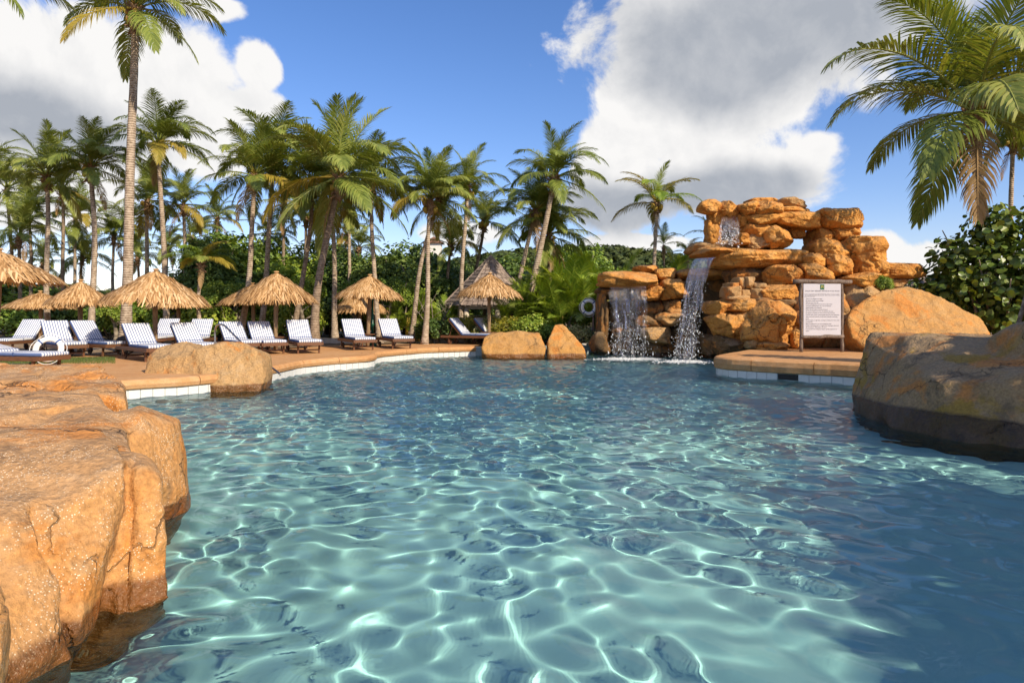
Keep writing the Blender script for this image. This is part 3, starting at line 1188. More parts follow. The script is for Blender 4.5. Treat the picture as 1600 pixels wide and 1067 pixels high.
# near-right boulder in the shade
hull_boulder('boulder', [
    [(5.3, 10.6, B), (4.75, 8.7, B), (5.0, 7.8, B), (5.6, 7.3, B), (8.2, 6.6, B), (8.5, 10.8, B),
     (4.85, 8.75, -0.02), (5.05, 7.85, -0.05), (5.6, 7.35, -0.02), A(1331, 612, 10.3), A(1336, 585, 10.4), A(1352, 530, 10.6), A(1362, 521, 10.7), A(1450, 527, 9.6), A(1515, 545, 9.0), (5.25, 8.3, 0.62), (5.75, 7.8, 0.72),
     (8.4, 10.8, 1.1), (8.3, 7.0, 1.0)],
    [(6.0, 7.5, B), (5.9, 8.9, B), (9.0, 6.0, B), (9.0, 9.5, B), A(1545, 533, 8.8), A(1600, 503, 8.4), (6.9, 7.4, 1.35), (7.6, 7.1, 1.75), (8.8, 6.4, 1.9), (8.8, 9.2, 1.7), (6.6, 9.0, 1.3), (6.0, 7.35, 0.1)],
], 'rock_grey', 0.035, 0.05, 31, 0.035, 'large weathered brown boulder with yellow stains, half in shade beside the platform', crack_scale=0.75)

# boulder on the left bank with a ridge
hull_boulder('boulder', [
    [A(225, 584, 12.9), A(228, 560, 13.0), A(245, 545, 13.2), A(292, 532, 13.3), A(312, 560, 12.8), A(318, 600, 12.7), (-6.7, 13.9, 0.1), (-5.9, 14.0, 0.1), (-6.3, 13.9, 0.8), (-6.8, 12.7, 0.1), (-5.9, 12.5, 0.1)],
    [A(300, 545, 12.9), A(330, 537, 13.1), A(375, 533, 13.1), A(398, 545, 13.0), A(412, 575, 12.9), A(416, 592, 12.9), A(408, 604, 12.7), A(340, 606, 12.5), A(320, 598, 12.5), (-5.9, 13.9, -0.8), (-4.9, 13.9, -0.8), (-4.9, 12.8, -0.8), (-5.7, 12.5, -0.8), (-5.6, 14.1, 0.8), (-4.9, 14.0, 0.6)],
], 'rock_mid', 0.035, 0.05, 44, 0.012, 'rounded sandy brown boulder with a ridge, overhanging the deck edge by the handrail')

hull_boulder('boulder', [
    [A(751, 545, 21.6), A(755, 527, 21.8), A(775, 520, 22.0), A(820, 518, 22.0), A(846, 522, 21.9), A(853, 545, 21.6), A(850, 556, 21.4), A(760, 556, 21.4), (-1.0, 21.6, -0.5), (1.0, 21.5, -0.5), (-0.9, 23, -0.5), (1.0, 23, -0.5), (-0.7, 23, 0.7), (0.9, 23, 0.7)],
], 'rock_tan', 0.05, 0.05, 52, 0.03, 'long low orange boulder beside the pointed boulder at the far pool edge')
hull_boulder('boulder', [
    [A(856, 555, 21.4), A(855, 530, 21.6), A(866, 506, 21.9), A(880, 505, 22.0), A(900, 525, 21.8), A(915, 545, 21.6), A(917, 556, 21.5), (1.1, 21.5, -0.5), (2.35, 21.5, -0.5), (1.1, 22.8, -0.5), (2.3, 22.8, -0.5), (1.6, 22.7, 0.9)],
], 'rock_tan', 0.05, 0.045, 61, 0.03, 'pointed orange boulder between the long low boulder and the left waterfall')
hull_boulder('boulder', [lump(A(938, 536, 22.3), (0.42, 0.5, 0.45), 30, 5)], 'rock_dark', 0.05, 0.05, 66, 0.02, 'small dark wet boulder at the foot of the left waterfall')
# tan boulder behind the platform
hull_boulder('boulder', [
    [A(1322, 500, 17.9), A(1328, 483, 18.1), A(1380, 452, 18.5), A(1420, 447, 18.8), A(1470, 462, 18.6), A(1535, 500, 18.2), A(1546, 525, 18.0), A(1350, 548, 17.6), A(1330, 528, 17.7), A(1540, 556, 17.4), (9.3, 17.3, 0.2), (12.4, 17.0, 0.2), (9.6, 20, 0.2), (12.6, 20, 0.2), (10.6, 20, 1.8)],
], 'rock_tan', 0.06, 0.06, 71, 0.025, 'broad smooth tan boulder with leaf shadows beside the rules board', crack_scale=0.5)

# ---- rockwork with the falls
RW = empty('rock_waterfall', (7.4, 21.5, 0), 0, 'stacked orange artificial rock formation with ledges and a rock arch on top', 'rock formation')


def wrock(x0, y0, x1, y1, Yf, depth, mat='rock', seed=None, tilt=0.0, name='rock', **kw):
    """rock whose front covers a box of the photograph, standing at its own distance"""
    Yc = Yf + depth / 2
    c = at((x0 + x1) / 2, (y0 + y1) / 2, Yf + depth * 0.25)
    hw = (x1 - x0) / 2 / FP * (Yf + depth * 0.3)
    hh = (y1 - y0) / 2 / FP * (Yf + depth * 0.3)
    c = Vector((c.x, Yc, c.z))
    kw.setdefault('boxy', 4.0)
    kw.setdefault('strata', 0.5)
    seed = seed if seed is not None else int(x0 * 7 + y0 * 13) % 9973
    o = rock(name, c - RW.location, (hw * 1.06, depth / 2, hh * 1.08), mat, seed, RW, tilt=(0, tilt), **kw)
    return o


# left wing
wrock(938, 425, 1038, 450, 21.2, 2.2, tilt=0.03)
wrock(995, 414, 1030, 430, 22.6, 1.2, seed=9)
wrock(1026, 418, 1056, 437, 22.0, 1.2)
wrock(1052, 420, 1138, 437, 21.8, 1.8)
wrock(1033, 434, 1082, 466, 21.5, 1.8)
wrock(998, 442, 1036, 468, 21.6, 1.4)
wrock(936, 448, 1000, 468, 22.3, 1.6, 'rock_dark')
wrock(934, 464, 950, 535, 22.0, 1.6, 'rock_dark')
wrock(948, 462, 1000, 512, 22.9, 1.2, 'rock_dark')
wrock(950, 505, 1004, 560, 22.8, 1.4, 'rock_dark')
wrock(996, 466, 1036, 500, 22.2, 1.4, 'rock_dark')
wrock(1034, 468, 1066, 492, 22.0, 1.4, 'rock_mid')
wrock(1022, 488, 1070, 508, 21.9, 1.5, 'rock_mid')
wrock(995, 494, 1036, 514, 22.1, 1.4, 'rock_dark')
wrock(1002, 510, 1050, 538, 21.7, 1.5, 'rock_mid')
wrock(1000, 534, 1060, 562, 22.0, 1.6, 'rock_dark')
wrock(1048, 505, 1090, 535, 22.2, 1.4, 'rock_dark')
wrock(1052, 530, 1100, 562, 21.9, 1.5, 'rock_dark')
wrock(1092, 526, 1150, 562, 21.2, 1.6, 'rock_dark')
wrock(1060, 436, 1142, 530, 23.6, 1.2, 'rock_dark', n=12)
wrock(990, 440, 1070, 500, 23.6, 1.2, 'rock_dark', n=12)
# main ledge
wrock(1088, 388, 1160, 400, 20.6, 2.4, seed=21, strata=0.3)
wrock(1110, 390, 1258, 421, 20.3, 2.6, seed=5, n=28, cuts=6, boxy=5)
wrock(1083, 378, 1170, 397, 21.4, 1.6, 'rock_mid')
# upper left horn
wrock(1093, 312, 1130, 333, 21.0, 1.0, seed=33)
wrock(1122, 312, 1156, 342, 21.1, 1.1, seed=35)
wrock(1110, 328, 1132, 352, 21.3, 0.9)
wrock(1103, 346, 1130, 384, 21.4, 0.9)
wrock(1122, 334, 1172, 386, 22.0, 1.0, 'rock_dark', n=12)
wrock(1146, 330, 1172, 356, 21.2, 0.9)
# top cap stones
wrock(1154, 315, 1188, 336, 20.8, 1.2, seed=41)
wrock(1180, 313, 1222, 335, 20.6, 1.3, seed=42)
wrock(1168, 310, 1226, 322, 21.4, 1.2)
wrock(1214, 310, 1258, 328, 21.0, 1.3, 'rock_mid')
wrock(1208, 324, 1266, 335, 20.9, 1.2)
wrock(1166, 332, 1220, 352, 20.7, 1.4)
wrock(1214, 331, 1292, 356, 20.7, 1.4, seed=47)
wrock(1276, 325, 1353, 355, 20.6, 1.4, seed=48, n=28)
wrock(1164, 350, 1204, 380, 20.9, 1.2)
wrock(1168, 366, 1214, 392, 20.9, 1.2, 'rock_mid')
wrock(1150, 365, 1171, 382, 20.8, 0.8)
wrock(1192, 352, 1242, 389, 20.5, 1.3, seed=54, boxy=2.6, strata=0)
wrock(1234, 352, 1262, 372, 21.4, 0.8)
# arch support and right crag
wrock(1298, 348, 1345, 376, 20.8, 1.2)
wrock(1270, 358, 1304, 388, 21.0, 1.2, tilt=0.5)
wrock(1276, 372, 1330, 410, 20.3, 1.8, seed=61)
wrock(1322, 366, 1386, 428, 20.0, 2.2, seed=63, n=28, cuts=12)
wrock(1254, 396, 1304, 428, 20.1, 1.8)
wrock(1294, 393, 1334, 430, 19.9, 1.6)
wrock(1202, 414, 1262, 445, 19.8, 1.8, seed=67)
wrock(1256, 411, 1310, 438, 19.7, 1.7)
wrock(1240, 436, 1330, 470, 20.2, 1.6, 'rock_mid')
wrock(1318, 426, 1380, 448, 19.6, 1.6)
wrock(1368, 411, 1442, 436, 20.4, 1.6)
wrock(1372, 432, 1420, 456, 20.6, 1.4, 'rock_mid')
wrock(1192, 445, 1256, 468, 19.5, 1.5)
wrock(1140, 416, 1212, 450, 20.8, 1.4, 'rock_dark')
wrock(1316, 445, 1388, 520, 19.4, 1.6, 'rock_mid')
wrock(1236, 460, 1330, 556, 19.2, 1.4, 'rock_mid', n=28)
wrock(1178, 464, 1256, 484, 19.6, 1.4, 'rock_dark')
# block pile over the middle ledge
rngb = np.random.default_rng(8)
for (x0, y0, x1, y1) in [(1134, 446, 1156, 468), (1155, 452, 1172, 468), (1171, 450, 1195, 469), (1140, 440, 1152, 452), (1151, 434, 1164, 453), (1163, 433, 1177, 451), (1176, 443, 1194, 452), (1136, 462, 1170, 469)]:
    wrock(x0, y0, x1, y1, 19.9 + rngb.uniform(-0.1, 0.1), 0.9, 'rock_mid', boxy=7, cuts=3, n=12, rough=0.5, strata=0, name='block')
wrock(1132, 440, 1196, 470, 20.4, 1.0, 'rock_mid', n=12)
# lower ledge and big boulder
wrock(1110, 470, 1142, 491, 19.6, 1.5, seed=81)
wrock(1136, 467, 1192, 490, 19.5, 1.6, seed=82)
wrock(1186, 467, 1212, 480, 19.6, 1.0, 'rock_mid')
wrock(1112, 488, 1170, 528, 19.4, 1.6, seed=84, cuts=12)
wrock(1162, 474, 1249, 542, 18.6, 1.8, seed=85, n=28, boxy=2.7, cuts=14, strata=0.2)
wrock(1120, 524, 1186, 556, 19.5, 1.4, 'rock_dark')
wrock(1168, 526, 1204, 546, 18.9, 1.0, 'rock_mid')
wrock(1184, 534, 1240, 551, 18.6, 1.0, seed=88)
wrock(1238, 520, 1252, 545, 18.9, 0.6)
# core behind everything so no sky shows through below the ledge
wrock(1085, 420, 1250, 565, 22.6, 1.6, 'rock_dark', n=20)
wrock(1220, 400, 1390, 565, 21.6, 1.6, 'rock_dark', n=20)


# ---- water falls
def sheet(path_top, path_bot, curve, nx, ny, wob, seed, parent=None, name='waterfall', mat='fall', bulge=0.0):
    """curtain between an upper and a lower line, thrown forward like a projectile"""
    rng = np.random.default_rng(seed)
    a0, a1 = np.array(path_top[0]), np.array(path_top[1])
    b0, b1 = np.array(path_bot[0]), np.array(path_bot[1])
    V, F, UV = [], [], []
    for j in range(ny + 1):
        v = j / ny
        for i in range(nx + 1):
            u = i / nx
            top = a0 * (1 - u) + a1 * u
            bot = b0 * (1 - u) + b1 * u
            p = top + (bot - top) * np.array([v ** 0.55, v ** 0.55, v])
            V.append(p)
            UV.append((u, v))
    V = np.array(V)
    UVa = np.array(UV)
    nz = fbm(np.c_[UVa[:, 0] * 9, UVa[:, 1] * 4, 0 * UVa[:, 0]] + seed, 4, seed)
    V[:, 1] += wob * nz * (0.2 + UVa[:, 1])
    V[:, 0] += wob * 0.5 * fbm(np.c_[UVa[:, 0] * 5, UVa[:, 1] * 6, 0 * UVa[:, 0]] + 3 + seed, 3, seed) * UVa[:, 1]
    ragged = fbm(np.c_[UVa[:, 0] * 14, UVa[:, 1] * 7, 0 * UVa[:, 0]] + 8, 4, seed + 4)
    n1 = nx + 1
    for j in range(ny):
        for i in range(nx):
            k = j * n1 + i
            v = j / ny
            edge = min(i, nx - 1 - i) / nx
            # the film tears apart as it falls
            if v > 0.45 and ragged[k] > 1.15 - 0.95 * v:
                continue
            if edge < 0.10 and ragged[k] > 0.25 + 5 * edge - 0.6 * v + 0.35:
                continue
            F.append([k, k + 1, k + n1 + 1, k + n1])
    m = mesh(name, V, F, MAT[mat], True)
    ul = m.uv_layers.new(name='UVMap')
    li = np.zeros(len(m.loops), np.int32)
    m.loops.foreach_get('vertex_index', li)
    ul.data.foreach_set('uv', UVa[li].astype(np.float32).ravel())
    return link(name, m, parent)


OCT = (np.array([(1, 0, 0), (-1, 0, 0), (0, 1, 0), (0, -1, 0), (0, 0, 1), (0, 0, -1)], float),
       np.array([(0, 2, 4), (2, 1, 4), (1, 3, 4), (3, 0, 4), (2, 0, 5), (1, 2, 5), (3, 1, 5), (0, 3, 5)]))


def droplets(name, P, rad, mat, parent):
    V = (P[:, None] + OCT[0][None] * rad[:, None, :]).reshape(-1, 3)
    F = (OCT[1][None] + 6 * np.arange(len(P))[:, None, None]).reshape(-1, 3)
    o = obj(name, V, F, MAT[mat], parent, smooth=True)
    o['kind'] = 'stuff'
    return o


def fall(label, top, bot, seed, ndrop, spread, mat='fall', foam=0.9):
    root = empty('waterfall', (0, 0, 0), 0, label, 'waterfall')
    sheet(top, bot, 0, 46, 60, 0.07, seed, root, 'water_curtain', mat)
    rng = np.random.default_rng(seed)
    t0, t1, b0, b1 = (np.array(q) for q in (*top, *bot))
    u = rng.uniform(-0.06, 1.06, ndrop)[:, None]
    v = rng.beta(4.2, 1.4, ndrop)[:, None]
    tp = t0 * (1 - u) + t1 * u
    bt = b0 * (1 - u) + b1 * u
    P = tp + (bt - tp) * np.concatenate([v ** 0.55, v ** 0.55, v], 1)
    P += rng.normal(size=P.shape) * np.array([0.13, 0.16, 0.05]) * spread * (0.15 + v ** 2)
    P[:, 2] = np.maximum(P[:, 2], 0.02)
    r = rng.gamma(1.6, 0.0026, ndrop)[:, None] * np.array([1, 1, 2.6])
    droplets('spray', P, r, 'foam', root)
    # foam where it strikes the pool
    nf = 2600
    u = rng.uniform(-0.1, 1.1, nf)[:, None]
    P = b0 * (1 - u) + b1 * u
    ang = rng.uniform(0, 2 * PI, nf)
    rr = rng.exponential(0.16, nf) * foam
    P = P + np.c_[np.cos(ang) * rr * 1.5, np.sin(ang) * rr, np.zeros(nf)]
    P[:, 2] = np.abs(rng.normal(0, 0.022, nf)) * np.exp(-rr) + 0.006
    s = rng.uniform(0.006, 0.026, nf)[:, None] * np.array([1.3, 1.3, 0.45])
    droplets('foam', P, s, 'foam', root)
    return root


fall('wide thin curtain of water falling from the low left ledge of the rock formation',
     (A(950, 449, 21.15), A(1009, 447, 21.15)), ((3.05, 20.75, 0.0), (4.15, 20.75, 0.0)), 3, 800, 0.9)
f2 = fall('narrow white waterfall pouring from the high main ledge of the rock formation',
          (A(1088, 404, 20.35), A(1118, 402, 20.2)), ((4.68, 19.75, 0.0), (5.30, 19.75, 0.0)), 7, 1200, 0.8)
cs = empty('cascade', (0, 0, 0), 0, 'small white cascade tumbling between the top rocks onto the main ledge', 'waterfall')
sheet((A(1130, 338, 21.3), A(1152, 336, 21.3)), (A(1122, 382, 20.9), A(1158, 382, 20.9)), 0, 24, 30, 0.06, 5, cs, 'water_curtain', 'fall_white')
rngc = np.random.default_rng(2)
u = rngc.uniform(0, 1, 300)
v = rngc.beta(2.5, 1.2, 300)
P = np.array([tuple(at(1130 - 8 * b + (22 + 14 * b) * a, 338 + 46 * b, 21.25 - 0.45 * b)) for a, b in zip(u, v)])
P += rngc.normal(size=P.shape) * 0.05
droplets('spray', P, rngc.gamma(2.0, 0.0045, 300)[:, None] * np.ones((1, 3)), 'foam', cs)

# ================================================================== PALMS
def frond_mesh(name, e0, droop, seed, mat, nl=64, wid=0.31, hang=0.55, bend=0.0, lw=0.0135):
    """one feather leaf of unit length growing along +X"""
    rng = np.random.default_rng(seed)
    N = 16
    s = np.linspace(0, 1, N)
    ang = R(e0) - R(droop) * s ** 1.35
    yaw = bend * s ** 1.5
    d = np.stack([np.cos(ang) * np.cos(yaw), np.cos(ang) * np.sin(yaw), np.sin(ang)], 1)
    P = np.concatenate([[np.zeros(3)], np.cumsum(d[:-1] / (N - 1), 0)])
    parts = [tube(P, np.interp(s, [0, 0.15, 1], [0.016, 0.010, 0.002]), 5, True)]
    V, F = [], []
    for side in (-1, 1):
        for i in range(nl):
            q = 0.15 + 0.85 * (i + rng.uniform(-0.3, 0.3)) / nl
            q = min(max(q, 0.13), 0.995)
            p = np.array([np.interp(q, s, P[:, k]) for k in range(3)])
            T = np.array([np.interp(q, s, d[:, k]) for k in range(3)])
            T /= np.linalg.norm(T)
            Bv = np.cross([0, 0, 1.0], T)
            Bv /= np.linalg.norm(Bv) + 1e-9
            Bv = Bv * side
            Nv = np.cross(T, Bv) * side
            L = wid * (math.sin(PI * (0.14 + 0.80 * q)) ** 0.75) * rng.uniform(0.85, 1.1) * (1 - 0.25 * q)
            fw = 0.45 + 0.75 * q
            dr = T * fw + Bv * (1.0 - 0.35 * q) + Nv * rng.uniform(0.05, 0.4)
            dr /= np.linalg.norm(dr)
            pts = [p]
            cur = dr.copy()
            for k in range(3):
                cur = cur + np.array([0, 0, -1.0]) * hang * (0.18 + 0.33 * k) * rng.uniform(0.75, 1.25) + rng.normal(size=3) * 0.03
                cur /= np.linalg.norm(cur)
                pts.append(pts[-1] + cur * L / 3)
            wv = T - dr * (T @ dr)
            wv /= np.linalg.norm(wv) + 1e-9
            o = len(V)
            for k, wd in enumerate((0.5, 1.0, 0.75)):
                V += [pts[k] - wv * lw * wd * 0.5, pts[k] + wv * lw * wd * 0.5]
            V.append(pts[3])
            F += [[o, o + 1, o + 3, o + 2], [o + 2, o + 3, o + 5, o + 4], [o + 4, o + 5, o + 6]]
    parts.append((np.array(V), F))
    V, F = join(parts)
    return mesh(name, V, F, MAT[mat], True)


FR = {}
FR['up'] = [frond_mesh('frond', 78, 62, 1, 'frond', hang=0.35, bend=0.2), frond_mesh('frond', 68, 85, 2, 'frond', hang=0.45, bend=-0.3), frond_mesh('frond', 82, 45, 21, 'frond', hang=0.3)]
FR['arch'] = [frond_mesh('frond', 52, 98, 3, 'frond', hang=0.55, bend=0.15), frond_mesh('frond', 44, 88, 4, 'frond', hang=0.6, bend=-0.2), frond_mesh('frond', 58, 115, 5, 'frond', hang=0.5, bend=0.3)]
FR['flat'] = [frond_mesh('frond', 22, 78, 6, 'frond', hang=0.75, bend=0.1), frond_mesh('frond', 12, 62, 7, 'frond', hang=0.8, bend=-0.15), frond_mesh('frond', 30, 95, 8, 'frond', hang=0.7, bend=0.25)]
FR['low'] = [frond_mesh('frond', -12, 48, 9, 'frond', hang=0.9, bend=0.1), frond_mesh('frond', -28, 45, 10, 'frond', hang=0.9)]
FR['yellow'] = [frond_mesh('frond', 8, 80, 11, 'frond_yellow', hang=0.8), frond_mesh('frond', -20, 55, 12, 'frond_yellow', hang=0.9)]
FR['dry'] = [frond_mesh('frond', -45, 40, 13, 'frond_dry', hang=0.9, nl=40), frond_mesh('frond', -65, 22, 14, 'frond_dry', hang=0.9, nl=36)]
FR['golden'] = [frond_mesh('frond', 60, 75, 15, 'frond_yellow', hang=0.45), frond_mesh('frond', 35, 80, 16, 'areca', hang=0.6), frond_mesh('frond', 10, 70, 17, 'frond_yellow', hang=0.75)]


def boots_mesh(seed):
    rng = np.random.default_rng(seed)
    parts = []
    n = 26
    for i in range(n):
        a = i * 2.4
        z = -0.42 + 0.62 * i / n
        r0 = 0.10 + 0.05 * math.sin(PI * i / n)
        el = R(rng.uniform(15, 60)) if i > n * 0.25 else R(rng.uniform(-40, 10))
        L = rng.uniform(0.16, 0.36)
        d = np.array([math.cos(a) * math.cos(el), math.sin(a) * math.cos(el), math.sin(el)])
        p0 = np.array([math.cos(a) * r0 * 0.5, math.sin(a) * r0 * 0.5, z])
        parts.append(tube([p0, p0 + d * L * 0.5, p0 + d * L + np.array([0, 0, -0.03])], [0.055, 0.045, 0.022], 5))
    parts.append(tube([(0, 0, -0.55), (0, 0, -0.2), (0, 0, 0.15), (0, 0, 0.35)], [0.11, 0.16, 0.15, 0.06], 8))
    V, F = join(parts)
    return mesh('leaf_bases', V, F, MAT['fiber'], False)


BOOTS = [boots_mesh(3), boots_mesh(8)]


def nut_mesh(seed):
    D, F = CS[12]
    V = D * np.array([0.085, 0.085, 0.115])
    return mesh('coconut', V, F, MAT['coconut'], True)


NUT = nut_mesh(1)


def flower_mesh(seed):
    rng = np.random.default_rng(seed)
    parts = []
    for i in range(16):
        a, el = rng.uniform(0, 2 * PI), R(rng.uniform(10, 75))
        L = rng.uniform(0.3, 0.55)
        d = np.array([math.cos(a) * math.cos(el), math.sin(a) * math.cos(el), math.sin(el)])
        parts.append(tube([d * 0.05, d * L * 0.6, d * L + np.array([0, 0, -0.12])], [0.012, 0.012, 0.008], 4))
    V, F = join(parts)
    return mesh('flower_stalk', V, F, MAT['coconut'], True)


FLOWER = flower_mesh(4)


def palm(base_px, crown_px, crown_py, Y, r_px, label, seed, group=None, bow=0.0, r0=0.17, nf=27, style='green', mat='trunk', wind=0.35, nuts=True, dryf=1, base_z=0.29, cat='palm tree'):
    rng = np.random.default_rng(seed)
    r0 *= 0.78
    nf = int(nf * 0.9)
    c = at(crown_px, crown_py, Y)
    b = Vector(((base_px - 800) / FP * Y, Y + rng.uniform(-0.3, 0.3), base_z))
    H = c.z - b.z
    root = empty('palm_tree', b, 0, label, cat, group)
    n = 30
    s = np.linspace(0, 1, n)
    dx, dy = c.x - b.x, c.y - b.y
    x = dx * (s + bow * np.sin(PI * s) * 1.0)
    x = dx * s + bow * np.sin(PI * s) * H * 0.1 + 0.03 * np.sin(s * 7 + seed)
    y = dy * s + 0.04 * np.sin(s * 5 + seed * 2)
    z = H * s
    rad = r0 * (0.80 - 0.28 * s + 0.55 * np.exp(-s * H / 0.45)) * (1 + 0.04 * np.sin(np.arange(n) * 2.4 + seed))
    V, F = tube(np.c_[x, y, z], rad, 12)
    obj('trunk', V, F, MAT[mat], root, smooth=True)
    top = Vector((x[-1], y[-1], z[-1]))
    tr = Matrix.Identity(3)
    link('leaf_bases', BOOTS[seed % 2], root, loc=top, rot=(0, 0, rng.uniform(0, 6)), scale=r0 / 0.15 * 0.9)
    L = r_px / FP * Y * 1.02
    a0 = rng.uniform(0, 6.28)
    for i in range(nf):
        f = i / (nf - 1)
        az = a0 + i * 2.39996 + rng.uniform(-0.25, 0.25)
        if f < 0.30:
            k = 'up'
        elif f < 0.62:
            k = 'arch'
        elif f < 0.87:
            k = 'flat'
        else:
            k = 'low'
        if style == 'golden':
            k = 'golden' if rng.random() < 0.75 else k
        elif k in ('flat', 'low') and rng.random() < 0.10:
            k = 'yellow'
        me = FR[k][rng.integers(len(FR[k]))]
        # prevailing wind sweeps the leaves to one side
        az = az + wind * math.sin(0.25 - az)
        ln = L * rng.uniform(0.86, 1.1) * (0.92 if k == 'up' else 1.0)
        rx = rng.uniform(-0.35, 0.35)
        ry = rng.uniform(-0.16, 0.16)
        link('frond', me, root, loc=top + Vector((math.cos(az) * 0.04, math.sin(az) * 0.04, 0.12 + 0.15 * (1 - f))), rot=(rx * 0.6, ry, az), scale=ln)
    for i in range(dryf):
        az = rng.uniform(0, 6.28)
        link('frond', FR['dry'][rng.integers(2)], root, loc=top + Vector((0, 0, -0.05)), rot=(0, rng.uniform(-0.1, 0.1), az), scale=L * rng.uniform(0.55, 0.8))
    if nuts:
        for i in range(int(rng.integers(4, 9))):
            az = rng.uniform(0, 6.28)
            link('coconut', NUT, root, loc=top + Vector((math.cos(az) * 0.2, math.sin(az) * 0.2, rng.uniform(-0.22, 0.08))), rot=(rng.uniform(-0.4, 0.4), rng.uniform(-0.4, 0.4), 0), scale=rng.uniform(0.8, 1.15))
        link('flower_stalk', FLOWER, root, loc=top + Vector((0, 0, 0.1)), rot=(0, 0, rng.uniform(0, 6)))
    return root


G = 'coconut palms behind the parasols'
palm(191, 209, 22, 20.0, 135, 'tallest coconut palm, thick pale trunk behind the lounger with a dark bag', 1, r0=0.24, bow=0.1, nf=24, dryf=0)
palm(79, 72, 282, 26, 88, 'palm with pale trunk rising behind the round parasol left of the tallest palm', 2, r0=0.17)
palm(148, 143, 268, 25, 88, 'slim pale-trunked palm between the tallest palm and the white cottage', 3, r0=0.18, bow=0.15)
palm(257, 248, 232, 26, 92, 'straight pale palm rising behind the widest parasol', 4, r0=0.18)
palm(224, 230, 318, 31, 72, 'shorter palm in the shade beside the tallest palm', 5, r0=0.17)
palm(372, 398, 282, 24, 100, 'left one of two palms leaning together behind the parasol by the handrail', 6, r0=0.17, bow=0.2)
palm(402, 425, 258, 26, 105, 'right one of two palms leaning together behind the parasol by the handrail', 7, r0=0.18, bow=0.2)
palm(455, 487, 292, 25, 95, 'leaning brown-trunked palm left of the bushy curved palm', 8, r0=0.16, mat='trunk_dark', bow=0.3)
palm(488, 530, 285, 22, 138, 'bushy palm with thick curved trunk behind the fourth lounger pair', 9, r0=0.22, bow=-0.35, nf=28, mat='trunk_dark')
palm(521, 520, 318, 25, 80, 'straight ringed palm trunk behind the bushy curved palm', 10, r0=0.17)
palm(597, 581, 290, 25, 92, 'palm with white ringed trunk behind the parasol by the green lamp post', 11, r0=0.15, bow=-0.2)
palm(665, 672, 318, 24, 92, 'upright palm of a crossing pair left of the shingled gazebo', 12, r0=0.15)
palm(640, 684, 316, 25, 80, 'slanting palm of a crossing pair left of the shingled gazebo', 13, r0=0.15, bow=-0.3)
palm(717, 729, 298, 26, 68, 'slim palm rising just left of the gazebo roof', 14, r0=0.15, nf=18)
palm(722, 757, 350, 30, 70, 'short dark-trunked palm leaning over the gazebo roof', 15, r0=0.15, mat='trunk_dark', nf=20)
palm(818, 867, 285, 26, 95, 'palm leaning right beyond the gazebo with a white cloud behind its crown', 16, r0=0.22, bow=-0.15, nf=24, dryf=0)
palm(790, 838, 335, 27, 85, 'palm leaning behind the gazebo, half hidden by the leaning palm before it', 17, r0=0.17, bow=-0.15)
palm(862, 858, 372, 28, 85, 'low palm with hanging dry leaves behind the areca clumps', 18, r0=0.17, dryf=5, mat='trunk_dark')
palm(695, 703, 388, 30, 62, 'low palm behind the bare shrub left of the gazebo', 19, r0=0.14, nf=18, mat='trunk_dark')
palm(1019, 1025, 322, 27, 78, 'golden palm standing above the low left ledge of the rock formation', 20, r0=0.15, style='golden', nf=17, wind=0.2)
palm(1036, 1037, 388, 30, 34, 'small palm beside the golden palm above the rock ledge', 21, r0=0.10, nf=12, nuts=False, mat='trunk_dark')
palm(1076, 1074, 402, 28, 34, 'small dry-leaved palm behind the high waterfall ledge', 22, r0=0.10, nf=10, nuts=False, style='golden')
palm(1118, 1114, 372, 26, 46, 'palm peeping out behind the top rocks of the formation', 23, r0=0.12, nf=11, nuts=False)
palm(1566, 1527, 182, 21.0, 270, 'large near palm with brown trunk rising from the sea grape bush', 24, r0=0.31, bow=-0.25, nf=26, mat='trunk_dark', wind=0.15, dryf=1)
palm(1574, 1581, 225, 24, 95, 'slim pale palm beside the large near palm', 25, r0=0.16, nf=20)
palm(-150, -105, -70, 15, 190, 'palm beyond the parasol at the left whose leaf tips hang into view', 26, r0=0.2, nf=24)
def near_palm(px):
    for k, w in ((30, 'beyond the cottage'), (90, 'behind the round parasol'), (160, 'behind the slim pale palm'), (240, 'behind the tallest palm'), (345, 'behind the widest parasol'), (425, 'behind the two leaning palms'), (500, 'behind the leaning brown palm')):
        if px < k:
            return w
    return 'behind the bushy curved palm'


bgp = [(48, 45, 345, 33, 95, 1.0), (18, 12, 300, 34, 85, 1), (28, 30, 375, 30, 75, 1), (112, 118, 345, 35, 80, 1), (128, 128, 405, 38, 65, 1), (178, 176, 372, 36, 70, 1), (216, 214, 405, 40, 55, 1),
       (285, 288, 325, 30, 78, 1), (300, 300, 378, 34, 66, 1), (544, 547, 335, 30, 75, 1), (538, 541, 372, 36, 58, 1), (565, 560, 392, 33, 55, 1), (100, 96, 300, 31, 70, 1), (0, -20, 270, 28, 95, 1), (412, 418, 372, 34, 62, 1),
       (195, 200, 350, 38, 66, 1), (255, 262, 390, 38, 60, 1), (60, 66, 415, 38, 55, 1), (330, 338, 345, 36, 60, 1), (470, 478, 345, 33, 70, 1), (440, 444, 322, 32, 70, 1)]
for i, (bx, cx, cy, Y, r, k) in enumerate(bgp):
    palm(bx, cx, cy, Y, r * 0.85, ('brown' if i % 2 == 0 else 'pale') + '-trunked palm at the back of the grove ' + near_palm(bx), 40 + i, 'palms at the back of the grove', r0=0.15, nf=19, nuts=False, mat=('trunk_dark', 'trunk')[i % 2])
palm(312, 313, 415, 24, 62, 'young palm with yellowing lower leaves beside the widest parasol', 70, r0=0.12, nf=15, nuts=False, style='golden')

